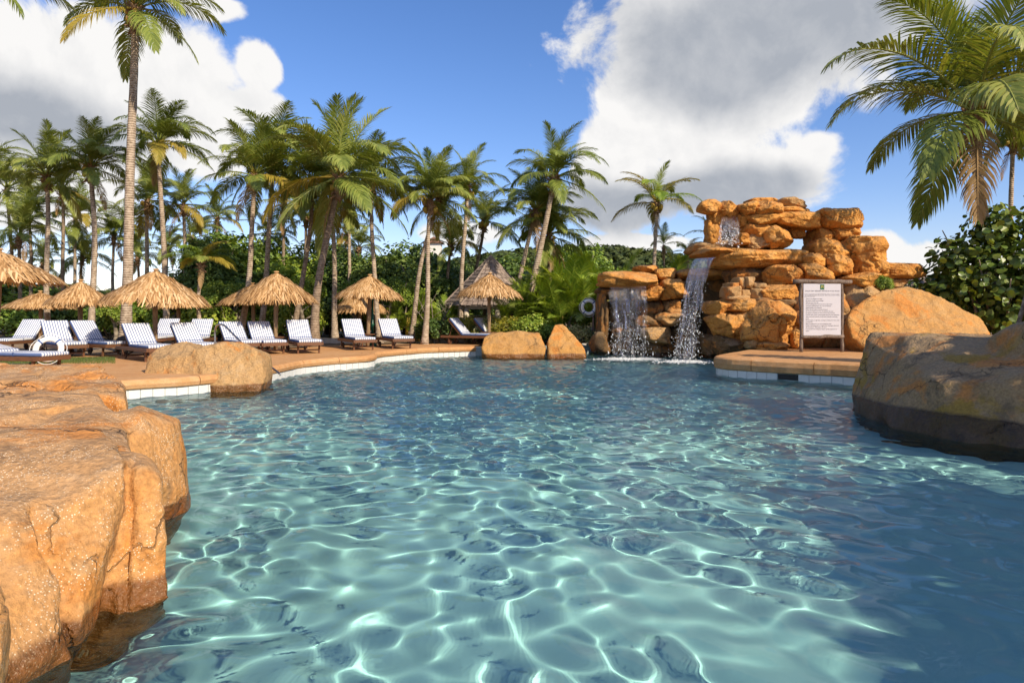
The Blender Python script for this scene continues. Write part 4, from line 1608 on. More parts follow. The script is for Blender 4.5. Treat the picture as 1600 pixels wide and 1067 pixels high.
# ================================================================== BROADLEAF TREES AND SHRUBS
def crown_mesh(name, seed, nclump, per, leaf, mat, shell=0.62, cl=0.24, flat=0.8, asp=0.6):
    rng = np.random.default_rng(seed)
    d = rng.normal(size=(nclump, 3))
    d /= np.linalg.norm(d, axis=1)[:, None]
    d[:, 2] = np.where(d[:, 2] < -0.55, -d[:, 2] * 0.5, d[:, 2])
    rad = rng.uniform(shell, 1.0, nclump) ** 0.7
    rad = rad * (1 + 0.22 * fbm(d * 1.7 + seed, 2, seed))
    C = d * rad[:, None] * np.array([1, 1, flat])
    q = rng.normal(size=(nclump, per, 3))
    q /= np.linalg.norm(q, axis=2)[:, :, None]
    rr = rng.uniform(0.2, 1, (nclump, per)) ** 0.45
    csz = cl * rng.uniform(0.6, 1.35, nclump)
    P = C[:, None] + q * (rr * csz[:, None])[:, :, None]
    nn = q * 0.6 + d[:, None] * 0.5 + np.array([0, 0, 0.5]) + rng.normal(size=q.shape) * 0.55
    nn /= np.linalg.norm(nn, axis=2)[:, :, None]
    u = rng.normal(size=q.shape) + np.array([0, 0, -0.4])
    u -= nn * (u * nn).sum(2)[:, :, None]
    u /= np.linalg.norm(u, axis=2)[:, :, None]
    v = np.cross(nn, u)
    s = (leaf * rng.uniform(0.6, 1.3, (nclump, per)))[:, :, None]
    fold = nn * s * 0.22
    a = P - u * s
    b = P - v * s * asp + fold
    c = P + u * s
    e = P + v * s * asp + fold
    V = np.stack([a, b, c, e], 2).reshape(-1, 3)
    F4 = np.arange(len(V)).reshape(-1, 4)
    F = np.concatenate([F4[:, [0, 1, 2]], F4[:, [0, 2, 3]]])
    m = mesh(name, V, F, MAT[mat])
    return m


CR = {
    'tree_a': crown_mesh('crown', 1, 95, 85, 0.050, 'leaf_mid'),
    'tree_b': crown_mesh('crown', 2, 80, 95, 0.055, 'leaf_dark', flat=0.7),
    'tree_c': crown_mesh('crown', 3, 110, 75, 0.045, 'leaf_dark', cl=0.2),
    'tree_d': crown_mesh('crown', 4, 70, 85, 0.060, 'leaf_light', cl=0.27),
    'bush_a': crown_mesh('foliage', 5, 80, 60, 0.075, 'leaf_mid', cl=0.3, flat=0.75, shell=0.45),
    'bush_b': crown_mesh('foliage', 6, 80, 60, 0.075, 'leaf_light', cl=0.3, flat=0.75, shell=0.45),
    'bush_y': crown_mesh('foliage', 7, 70, 60, 0.080, 'leaf_yellow', cl=0.3, flat=0.75, shell=0.45, asp=0.4),
    'bush_c': crown_mesh('foliage', 8, 70, 60, 0.070, 'leaf_cream', cl=0.3, flat=0.7, shell=0.45),
    'bush_d': crown_mesh('foliage', 9, 80, 60, 0.075, 'leaf_dark', cl=0.3, flat=0.75, shell=0.45),
}


def limbs(seed, h, r0, spread, nb=7):
    rng = np.random.default_rng(seed)
    parts = []
    bendx, bendy = rng.normal(size=2) * 0.12 * h
    s = np.linspace(0, 1, 8)
    tr = np.c_[bendx * s ** 2, bendy * s ** 2, h * 0.62 * s]
    parts.append(tube(tr, r0 * (1 - 0.5 * s) * (1 + 0.5 * np.exp(-s * 8)), 8))
    for i in range(nb):
        q = rng.uniform(0.35, 1.0)
        p = np.array([np.interp(q, s, tr[:, k]) for k in range(3)])
        a = i * 2.4 + rng.uniform(-0.4, 0.4)
        L = spread * rng.uniform(0.6, 1.05)
        e = p + np.array([math.cos(a) * L, math.sin(a) * L, h * rng.uniform(0.2, 0.42)])
        mid = (p + e) / 2 + np.array([0, 0, -0.06 * h]) + rng.normal(size=3) * 0.05 * h
        parts.append(tube([p, mid, e], [r0 * 0.42, r0 * 0.28, r0 * 0.1], 6))
    return join(parts)


def tree(px, top_py, Y, rx, kind, label, seed, group=None, rz=None, name='tree', cat='tree', skirt=True):
    """broadleaf tree; rx crown half width in metres"""
    rng = np.random.default_rng(seed)
    x = (px - 800) / FP * Y
    ztop = CZ + (HZ - top_py) / FP * Y
    h = ztop - 0.29
    rz = rz or max(0.7, min(h * 0.45, rx * 0.9))
    root = empty(name, (x, Y, 0.29), rng.uniform(0, 6.28), label, cat, group)
    V, F = limbs(seed, h, 0.04 * h + 0.03, rx * 0.75)
    obj('trunk', V, F, MAT['bark'], root, smooth=True)
    link('crown', CR[kind], root, loc=(0, 0, h - rz * 0.92), rot=(0, 0, rng.uniform(0, 6)), scale=(rx, rx, rz * 1.15))
    # lower skirt of the same crown
    if skirt:
        link('crown', CR[kind], root, loc=(rng.uniform(-0.3, 0.3) * rx, rng.uniform(-0.2, 0.2) * rx, max(0.7, (h - rz) * 0.55)), rot=(0, 0, rng.uniform(0, 6)), scale=(rx * 0.85, rx * 0.85, max(0.7, (h - rz) * 0.6)))
    return root


ANCH = [(70, 'behind the white cottage and upright lounger'), (140, 'behind the domed parasol'), (215, 'near the tallest palm'), (300, 'behind the widest parasol'), (390, 'near the handrail and leaning palms'), (470, 'behind the parasol by the curved palm'),
        (545, 'behind the thick curved palm'), (610, 'behind the lamp post parasol'), (690, 'behind the crossing palms'), (790, 'behind the gazebo'), (870, 'behind the leaning palm right of the gazebo'), (960, 'beyond the areca palms'), (3000, 'beyond the golden palm')]
KINDW = {'tree_a': 'mid-green', 'tree_b': 'dark spreading', 'tree_c': 'dense dark', 'tree_d': 'bright green', 'bush_a': 'mid-green', 'bush_b': 'bright green', 'bush_d': 'dark green'}


def near(px):
    return next(w for k, w in ANCH if px < k)


tg = 'broadleaf trees behind the palm trunks'
tl = 'leafy broadleaf tree in the green wall behind the palm trunks'
trees = [(-30, 440, 34, 2.4, 'tree_a'), (45, 448, 36, 2.0, 'tree_c'), (110, 440, 33, 1.7, 'tree_b'), (160, 462, 36, 2.0, 'tree_c'), (205, 452, 33, 1.6, 'tree_a'), (250, 446, 35, 1.9, 'tree_d'),
         (290, 432, 33, 1.8, 'tree_a'), (345, 395, 31, 2.1, 'tree_c'), (375, 378, 33, 2.2, 'tree_a'), (430, 385, 34, 2.2, 'tree_a'), (468, 398, 32, 2.0, 'tree_d'), (515, 392, 35, 2.3, 'tree_c'),
         (560, 398, 32, 2.0, 'tree_c'), (600, 386, 31, 2.1, 'tree_b'), (640, 390, 33, 2.0, 'tree_b'), (672, 410, 31, 1.8, 'tree_b'), (735, 408, 36, 2.2, 'tree_b'), (705, 420, 33, 1.6, 'tree_c'),
         (800, 395, 40, 2.6, 'tree_b'), (850, 400, 42, 2.6, 'tree_a'), (905, 405, 42, 2.4, 'tree_d'), (950, 415, 40, 2.2, 'tree_a'), (1010, 418, 44, 2.4, 'tree_c')]
for i, (px, ty, Y, rx, k) in enumerate(trees):
    tree(px, ty + (13 * math.sin(i * 2.1) if ty < 430 else 0), Y, rx * (1 + 0.18 * math.cos(i * 1.7)), k, KINDW[k] + ' leafy tree ' + near(px), 200 + i, tg)
for i, (px, ty, Y, rx, k) in enumerate([(352, 440, 26.8, 0.8, 'tree_a'), (384, 452, 27.2, 0.7, 'tree_d'), (476, 438, 25.8, 0.75, 'tree_d'), (604, 436, 26.5, 0.8, 'tree_a'), (560, 440, 27.5, 0.8, 'tree_a'), (640, 446, 27.0, 0.7, 'tree_d'), (268, 456, 27.0, 0.7, 'tree_d'), (182, 470, 27.0, 0.6, 'tree_d')]):
    tree(px, ty, Y, rx, k, 'slender ' + KINDW[k] + ' young tree ' + near(px), 240 + i, 'young trees behind the loungers', rz=0.55, skirt=False)
tree(322, 372, 30, 1.1, 'tree_c', 'thin dark tree with open twigs left of the two leaning palms', 260, rz=1.1)


def bush(px, py_base, Y, rx, rz, kind, label, seed, group=None, z0=0.29, name='shrub', ry=None):
    rng = np.random.default_rng(seed)
    x = (px - 800) / FP * Y
    root = empty(name, (x, Y, z0), rng.uniform(0, 6.28), label, 'shrub', group)
    link('foliage', CR[kind], root, loc=(0, 0, rz * 0.85), rot=(0, 0, rng.uniform(0, 6)), scale=(rx, ry or rx, rz))
    parts = []
    for i in range(6):
        a = rng.uniform(0, 6.28)
        parts.append(tube([(0.05 * math.cos(a), 0.05 * math.sin(a), 0), (0.3 * rx * math.cos(a), 0.3 * rx * math.sin(a), rz * 0.6), (0.6 * rx * math.cos(a), 0.6 * rx * math.sin(a), rz * 1.2)], [0.03, 0.02, 0.008], 5))
    V, F = join(parts)
    obj('stem', V, F, MAT['bark'], root, smooth=True)
    return root


under = [(12, 29, 1.3, .7, 'bush_a'), (60, 31, 1.3, .8, 'bush_d'), (130, 31, 1.3, .85, 'bush_d'), (172, 28, 1.0, .75, 'bush_a'), (232, 30, 1.2, .85, 'bush_b'), (275, 28, 1.1, .8, 'bush_a'), (330, 27, 1.2, .95, 'bush_b'),
         (368, 28, 1.2, .9, 'bush_b'), (410, 29, 1.2, .9, 'bush_d'), (452, 28, 1.1, .95, 'bush_b'), (478, 27, 0.8, .9, 'bush_b'), (515, 29, 1.3, .95, 'bush_d'), (556, 29, 1.2, .9, 'bush_d'), (595, 29, 1.2, .8, 'bush_d'), (628, 28, 1.1, .8, 'bush_a'), (655, 29, 1.1, .85, 'bush_b')]
for i, (px, Y, rx, rz, k) in enumerate(under):
    bush(px, 0, Y, rx, rz * 1.25, k, 'low ' + KINDW[k] + ' shrub under the trees ' + near(px), 300 + i, 'understorey shrubs')
bush(682, 0, 24.6, 0.75, 0.55, 'bush_d', 'dark green shrub at the left post of the gazebo', 330)
bush(730, 0, 25.0, 0.62, 0.62, 'bush_y', 'yellow croton shrub in front of the gazebo post', 331)
bush(765, 0, 25.0, 0.65, 0.58, 'bush_c', 'cream variegated shrub behind the shaded lounger', 332)
bush(795, 0, 24.6, 0.7, 0.60, 'bush_y', 'yellow-green hedge shrub right of the variegated shrub', 333)
bush(828, 0, 24.3, 0.75, 0.62, 'bush_b', 'fresh green hedge shrub above the long low boulder', 334)
bush(862, 0, 24.2, 0.6, 0.50, 'bush_a', 'small green shrub touching the pointed boulder', 335)
bush(905, 0, 23.6, 0.5, 0.42, 'bush_c', 'pale-leaved small shrub below the life ring post', 336)
bush(1383, 0, 19.0, 0.24, 0.27, 'bush_b', 'bright green plant sprouting among the rocks above the tan boulder', 337, z0=2.0)
bush(1440, 0, 34, 2.4, 1.8, 'bush_a', 'green trees seen low behind the right rocks', 338)
bush(1400, 0, 36, 1.8, 1.7, 'bush_a', 'leafy shrub above the far right end of the rock ledge', 339)


def areca(px, Y, h, nfr, label, seed, group=None, spread=0.9, z0=0.29):
    rng = np.random.default_rng(seed)
    x = (px - 800) / FP * Y
    root = empty('areca_palm', (x, Y, z0), 0, label, 'palm shrub', group)
    for i in range(6):
        a = rng.uniform(0, 6.28)
        V, F = tube([(0.12 * math.cos(a), 0.12 * math.sin(a), 0), (0.2 * math.cos(a), 0.2 * math.sin(a), h * 0.3), (0.3 * math.cos(a), 0.3 * math.sin(a), h * 0.5)], [0.035, 0.03, 0.022], 6)
        obj('stem', V, F, MAT['coconut'] if i % 2 else MAT['bark'], root, smooth=True)
    for i in range(nfr):
        a = rng.uniform(0, 6.28)
        k = AR[rng.integers(len(AR))]
        link('frond', k, root, loc=(0.25 * math.cos(a), 0.25 * math.sin(a), h * rng.uniform(0.12, 0.5)), rot=(rng.uniform(-0.2, 0.2), rng.uniform(-0.2, 0.2), a + rng.uniform(-0.5, 0.5)), scale=h * rng.uniform(0.55, 0.85) * spread)
    return root


AR = [frond_mesh('frond', 70, 80, 31, 'areca', nl=42, hang=0.25, wid=0.33, lw=0.016), frond_mesh('frond', 55, 85, 32, 'areca', nl=42, hang=0.3, wid=0.33, lw=0.016),
      frond_mesh('frond', 80, 50, 33, 'areca', nl=42, hang=0.2, wid=0.33, lw=0.016), frond_mesh('frond', 40, 85, 34, 'frond', nl=42, hang=0.3, wid=0.33, lw=0.016)]
ag = 'areca palm clumps beside the left waterfall'
for i, (px, Y, h) in enumerate([(800, 25.8, 2.1), (835, 26.2, 2.6), (868, 25.6, 2.7), (892, 26.6, 3.2), (915, 25.2, 2.8), (940, 26.5, 3.3), (880, 24.9, 2.0), (960, 28, 3.4), (850, 28, 3.4), (905, 29, 3.8), (1045, 26.5, 3.0), (1015, 26.8, 2.9), (1060, 28, 3.0)]):
    areca(px, Y, h, 24, ('tall ' if h > 3 else 'low ' if h < 2.5 else 'mid-height ') + 'yellow-green areca palm clump ' + ('behind the gazebo parasol' if px < 845 else 'behind the pointed boulder' if px < 885 else 'beside the life ring post' if px < 950 else 'above the left rock ledge'), 400 + i, ag)
for i, (px, Y, h) in enumerate([(612, 27, 1.7), (632, 26.5, 1.9), (655, 26.8, 1.8), (690, 26.6, 1.7), (588, 28, 1.8)]):
    areca(px, Y, h, 20, 'low areca palm clump under the crossing palms', 430 + i, 'areca clumps left of the gazebo')


# bare branching shrub left of the gazebo
def bare_shrub():
    rng = np.random.default_rng(3)
    parts = []
    for i in range(7):
        a = rng.uniform(0, 6.28)
        p = np.array([0, 0, 0.0])
        e = np.array([math.cos(a) * 0.7, math.sin(a) * 0.4, rng.uniform(1.0, 1.7)])
        m = e * 0.5 + np.array([0, 0, 0.15])
        parts.append(tube([p, m, e], [0.03, 0.02, 0.006], 5))
        for k in range(3):
            s = m + (e - m) * rng.uniform(0, 0.8)
            parts.append(tube([s, s + np.array([rng.normal() * 0.3, rng.normal() * 0.2, rng.uniform(0.2, 0.5)])], [0.012, 0.004], 4))
    V, F = join(parts)
    return tag(obj('bare_shrub', V, F, MAT['bark'], loc=((678 - 800) / FP * 25.2, 25.2, 0.29), smooth=True), 'leafless pale branching shrub left of the gazebo', 'shrub')


bare_shrub()


# sea grape bush on the right, with its big round leaves
def grape_leaf_mesh(seed):
    rng = np.random.default_rng(seed)
    n = 9
    V = [(0, 0, 0.02)]
    for i in range(n):
        a = 2 * PI * i / n + 0.2
        r = 1.0 + 0.06 * rng.normal()
        if i == 0:
            r = 0.8
        V.append((math.cos(a) * r, math.sin(a) * r * 0.92, 0.16 * math.cos(2 * a) + 0.05 * rng.normal() - 0.1))
    F = [[0, 1 + i, 1 + (i + 1) % n] for i in range(n)]
    return mesh('leaf', V, F, MAT['leaf_grape'], True)


GL = [grape_leaf_mesh(k) for k in range(4)]


def sea_grape(loc, lumps, nbig, leaf, label, seed, stuff_n=2500, name='sea_grape', limb=True):
    rng = np.random.default_rng(seed)
    root = empty(name, loc, 0, label, 'bush')
    L = [np.array(l, float) for l in lumps]          # centre offset xyz, radii xyz
    wts = np.array([l[3] * l[4] * l[5] for l in L]) ** 0.66
    wts /= wts.sum()

    def sample(n, shell):
        k = rng.choice(len(L), n, p=wts)
        d = rng.normal(size=(n, 3))
        d /= np.linalg.norm(d, axis=1)[:, None]
        r = rng.uniform(shell, 1.0, n)[:, None] * (1 + 0.2 * fbm(d * 2 + seed, 2, seed)[:, None])
        c = np.stack([L[i][:3] for i in k])
        q = np.stack([L[i][3:] for i in k])
        return c + d * r * q, d
    P, D = sample(nbig, 0.85)
    tocam = np.array([0, 0, 1.5]) - (P + np.array(loc))
    for p, d in zip(P, D):
        nv = Vector(d * 0.7) + Vector((0, 0, 0.45)) + Vector(rng.normal(size=3) * 0.5)
        q = nv.to_track_quat('Z', 'Y').to_euler()
        link('leaf', GL[rng.integers(4)], root, loc=tuple(p), rot=q, scale=leaf * rng.uniform(0.6, 1.25))
    # inner leaves, far too many to count
    P, D = sample(stuff_n, 0.3)
    nv = D * 0.6 + np.array([0, 0, 0.45]) + rng.normal(size=D.shape) * 0.5
    nv /= np.linalg.norm(nv, axis=1)[:, None]
    u = rng.normal(size=D.shape)
    u -= nv * (u * nv).sum(1)[:, None]
    u /= np.linalg.norm(u, axis=1)[:, None]
    v = np.cross(nv, u)
    s = leaf * rng.uniform(0.5, 1.15, stuff_n)[:, None]
    ring = []
    for k in range(7):
        a = 2 * PI * k / 7
        ring.append(P + (u * math.cos(a) + v * math.sin(a) * 0.9) * s + nv * s * 0.14 * math.cos(2 * a))
    V = np.stack(ring, 1).reshape(-1, 3)
    F = np.arange(len(V)).reshape(-1, 7)
    o = obj('inner_foliage', V, F, MAT['leaf_grape'], root)
    o['kind'] = 'stuff'
    if limb:
        parts = []
        for l in L:
            c = l[:3]
            for k in range(3):
                e = c + rng.normal(size=3) * l[3:] * 0.45
                b = np.array([rng.uniform(-0.3, 0.3) + c[0] * 0.35, rng.uniform(-0.2, 0.2) + c[1] * 0.35, 0])
                m = (b + e) / 2 + rng.normal(size=3) * 0.15
                parts.append(tube([b, m, e], [0.06, 0.045, 0.015], 6))
        V, F = join(parts)
        obj('stem', V, F, MAT['bark'], root, smooth=True)
    return root


# main bush: between the tan boulder and the right edge
sea_grape((14.3, 19.8, 0.3), [(-0.2, 0.2, 2.0, 1.5, 1.4, 1.35), (-0.3, 0.1, 3.5, 0.9, 0.9, 0.8), (1.0, -0.3, 3.5, 0.9, 0.9, 0.8), (0.9, -0.5, 2.3, 1.4, 1.3, 1.4), (-1.0, 0.6, 2.7, 0.9, 0.9, 0.8), (0.6, -0.5, 1.0, 1.7, 1.2, 1.1), (-1.3, 0.7, 1.5, 0.9, 0.8, 1.0)], 295, 0.12,
          'big sea grape bush with large round leaves behind the tan boulder', 71, 4200)
sea_grape((9.35, 12.0, 0.3), [(0.45, 0.2, 2.9, 0.42, 0.6, 1.2), (0.6, 0.2, 1.9, 0.5, 0.6, 0.8)], 120, 0.12, 'sea grape branch hanging in front of the slim pale palm', 72, 700)
# finer-leaved shrub top
bush(1478, 0, 22.5, 1.3, 1.45, 'bush_d', 'fine-leaved dark shrub behind the sea grape bush', 340)
bush(1450, 0, 21.4, 0.9, 0.95, 'bush_b', 'yellow-green shrub at the left foot of the sea grape bush', 341)
# trees standing on the bank to the right of the camera: they throw the shade on the boulder and the water
sea_grape((9.65, 5.0, 0.3), [(0, 0, 2.9, 1.6, 1.7, 1.2), (0.2, 1.5, 2.6, 1.4, 1.2, 1.1), (0.9, -1.6, 3.0, 1.4, 1.4, 1.2)], 150, 0.16, 'sea grape tree on the right bank shading the brown boulder', 73, 5200)
sea_grape((9.7, -1.9, 0.3), [(0, 0, 4.0, 2.0, 2.0, 1.5), (-0.3, 1.8, 3.4, 1.5, 1.5, 1.2), (0.8, 0, 5.2, 1.6, 1.6, 1.2), (0, -1.5, 4.6, 1.6, 1.6, 1.3)], 60, 0.17, 'sea grape tree on the right bank shading the near water', 74, 7000)

# ================================================================== THATCHED PARASOLS
def thatch_tier(seed, r_in, r_out, n, tail):
    """straw between two radii of a unit dome (radius 1 at z 0, top at z 1), overhanging at its lower edge"""
    rng = np.random.default_rng(seed)

    def prof(r):
        return 1.0 - r ** 1.08
    V, F = [], []
    for i in range(n):
        a = rng.uniform(0, 2 * PI)
        r0 = r_in + (r_out - r_in) * rng.uniform(-0.1, 0.98) ** 1
        r0 = max(0.02, r0)
        L = rng.uniform(0.14, 0.28)
        tw = rng.normal() * 0.24
        lift = rng.uniform(-0.01, 0.11) + 0.09 * (r0 - r_in) / (r_out - r_in + 1e-6)
        w = rng.uniform(0.007, 0.017)
        c, s = math.cos(a), math.sin(a)
        pts = []
        for k in range(3):
            u = k / 2
            r = r0 + L * u
            z = prof(min(r, r_out)) + lift * (1 - 0.3 * u)
            if r > r_out:
                z -= (r - r_out) * (0.75 + tail)
                r = r_out + (r - r_out) * 0.7
            off = tw * L * u
            pts.append((c * r - s * off, s * r + c * off, z + rng.normal() * 0.008))
        o = len(V)
        for k, wd in enumerate((1, 1, 0.45)):
            p = pts[k]
            V += [(p[0] + s * w * wd, p[1] - c * w * wd, p[2]), (p[0] - s * w * wd, p[1] + c * w * wd, p[2] + rng.normal() * 0.004)]
        F += [[o, o + 1, o + 3, o + 2], [o + 2, o + 3, o + 5, o + 4]]
    return V, F


def cone_surface(r0, r1, n=40, m=6, dz=0.0):
    V, F = [], []
    for j in range(m + 1):
        r = r0 + (r1 - r0) * j / m
        for i in range(n):
            a = 2 * PI * i / n
            V.append((math.cos(a) * r, math.sin(a) * r, 1 - r ** 1.08 + dz))
    for j in range(m):
        for i in range(n):
            k = (i + 1) % n
            F.append([j * n + i, (j + 1) * n + i, (j + 1) * n + k, j * n + k])
    return V, F


TIERS = []
for sd in (1, 2):
    ts = []
    for k, (a, b, n) in enumerate([(0.0, 0.40, 620), (0.30, 0.72, 1300), (0.60, 0.97, 1900)]):
        V, F = thatch_tier(sd * 10 + k, a, b, n, 0.4)
        if k == 2:
            V2, F2 = cone_surface(0.02, 0.95, dz=-0.01)
            V, F = join([(np.array(V), F), (np.array(V2), F2)])
        ts.append(mesh('thatch', V, F, MAT['straw']))
    TIERS.append(ts)
bm = bmesh.new()
bmesh.ops.create_cone(bm, segments=14, radius1=0.055, radius2=0.045, depth=0.12, cap_ends=True)
bmesh.ops.create_cone(bm, segments=14, radius1=0.085, radius2=0.06, depth=0.03, cap_ends=True, matrix=Matrix.Translation((0, 0, 0.07)))
FIN = bpy.data.meshes.new('finial')
bm.to_mesh(FIN)
bm.free()
FIN.materials.append(MAT['straw'])


def parasol(px, apex_py, eave_py, Y, r_px, label, seed, lean=0.0, z0=DECK, table=True):
    rng = np.random.default_rng(seed)
    x = (px - 800) / FP * Y
    za = CZ + (HZ - apex_py) / FP * Y - z0
    ze = CZ + (HZ - eave_py) / FP * Y - z0 + 0.10
    r = r_px / FP * Y * 0.88
    root = empty('thatched_parasol', (x, Y, z0), rng.uniform(0, 6.28), label, 'parasol')
    hgt = za - ze
    root.rotation_euler = (R(rng.uniform(-1.5, 1.5)), R(rng.uniform(-1.5, 1.5)), root.rotation_euler[2])
    for t_ in TIERS[seed % 2]:
        o = link('thatch', t_, root, loc=(0, 0, ze), scale=(r, r, hgt))
        o['kind'] = 'stuff'
    n = 8
    s = np.linspace(0, 1, n)
    V, F = tube(np.c_[0.012 * np.sin(s * 5), 0.01 * np.cos(s * 4), s * (za - 0.02) - 0.02], 0.062 * (1 + 0.06 * np.sin(np.arange(n) * 2.0)), 10)
    obj('pole', V, F, MAT['pole'], root, smooth=True)
    for k in range(8):
        a = 2 * PI * k / 8
        V, F = tube([(0.05 * math.cos(a), 0.05 * math.sin(a), za - 0.08), (r * 0.55 * math.cos(a), r * 0.55 * math.sin(a), ze + hgt * (1 - 0.55 ** 1.08) - 0.05), (r * 0.93 * math.cos(a), r * 0.93 * math.sin(a), ze + hgt * (1 - 0.93 ** 1.08) - 0.03)], [0.02, 0.018, 0.014], 6)
        obj('rib', V, F, MAT['pole'], root, smooth=True)
    ang = np.linspace(0, 2 * PI, 33)
    V, F = tube(np.c_[np.cos(ang) * r * 0.72, np.sin(ang) * r * 0.72, np.full(33, ze + hgt * (1 - 0.72 ** 1.08) - 0.05)], 0.012, 5, False)
    obj('hoop', V, F, MAT['pole'], root, smooth=True)
    link('finial', FIN, root, loc=(0, 0, za + 0.03), scale=1.0)
    if table:
        tb = link('side_table', TABLE, None, loc=(x, Y, z0), rot=(0, 0, rng.uniform(0, 1.5)))
        for k in range(3):
            a = 2 * PI * k / 3 + 0.4
            V, F = tube([(0.20 * math.cos(a), 0.20 * math.sin(a), 0), (0.17 * math.cos(a), 0.17 * math.sin(a), 0.40)], [0.022, 0.022], 6)
            obj('leg', V, F, MAT['wood'], tb)
        tag(tb, 'small round table under the ' + label.replace(' between the lounger with the bag and the boulder', ' by the boulder'), 'table')
    return root


bm = bmesh.new()
# table top: ring of planks round the pole
inner, outer, nn_ = 0.075, 0.30, 24
vt, vb = [], []
for k in range(nn_):
    a = 2 * PI * k / nn_
    vt.append((bm.verts.new((inner * math.cos(a), inner * math.sin(a), 0.42)), bm.verts.new((outer * math.cos(a), outer * math.sin(a), 0.42))))
    vb.append((bm.verts.new((inner * math.cos(a), inner * math.sin(a), 0.39)), bm.verts.new((outer * math.cos(a), outer * math.sin(a), 0.39))))
for k in range(nn_):
    j = (k + 1) % nn_
    bm.faces.new((vt[k][0], vt[k][1], vt[j][1], vt[j][0]))
    bm.faces.new((vb[k][1], vb[k][0], vb[j][0], vb[j][1]))
    bm.faces.new((vt[k][1], vb[k][1], vb[j][1], vt[j][1]))
    bm.faces.new((vb[k][0], vt[k][0], vt[j][0], vb[j][0]))
TABLE = bpy.data.meshes.new('side_table')
bm.to_mesh(TABLE)
bm.free()
TABLE.materials.append(MAT['wood'])

parasol(-8, 396, 446, 14.3, 96, 'near thatched parasol above the lounger with the life ring', 1, table=False)
parasol(63, 459, 486, 24.5, 57, 'small thatched parasol behind the upright white lounger', 2, z0=0.29, table=False)
parasol(124, 443, 482, 19.5, 53, 'domed thatched parasol above the shaded lounger pair', 3)
parasol(241, 427, 478, 17.6, 81, 'widest thatched parasol between the lounger with the bag and the boulder', 4)
parasol(280, 452, 484, 24.0, 50, 'thatched parasol tucked behind the widest one', 5, z0=0.29, table=False)
parasol(431, 430, 476, 19.8, 66, 'thatched parasol left of the thick curved palm', 6)
parasol(397, 447, 479, 23.5, 56, 'thatched parasol tucked behind the one by the curved palm', 7, z0=0.29, table=False)
parasol(575, 434, 470, 22.3, 56, 'thatched parasol beside the green lamp post', 8)
parasol(562, 456, 491, 26.0, 47, 'thatched parasol tucked low behind the lamp post', 9, z0=0.29, table=False)
parasol(763, 431, 468, 24.0, 55, 'thatched parasol in front of the shingled gazebo', 10)

# ================================================================== SUN LOUNGERS
def cushion(name, lx, ly, lz, parent, loc, rot=None):
    bm = bmesh.new()
    bmesh.ops.create_grid(bm, x_segments=1, y_segments=1, size=0.5)
    bm.clear()
    box_bm(bm, lx, ly, lz, (0, 0, 0), None, 0.028)
    o = bobj(name, bm, MAT['stripe'], parent, loc=loc, rot=rot, smooth=True)
    return o


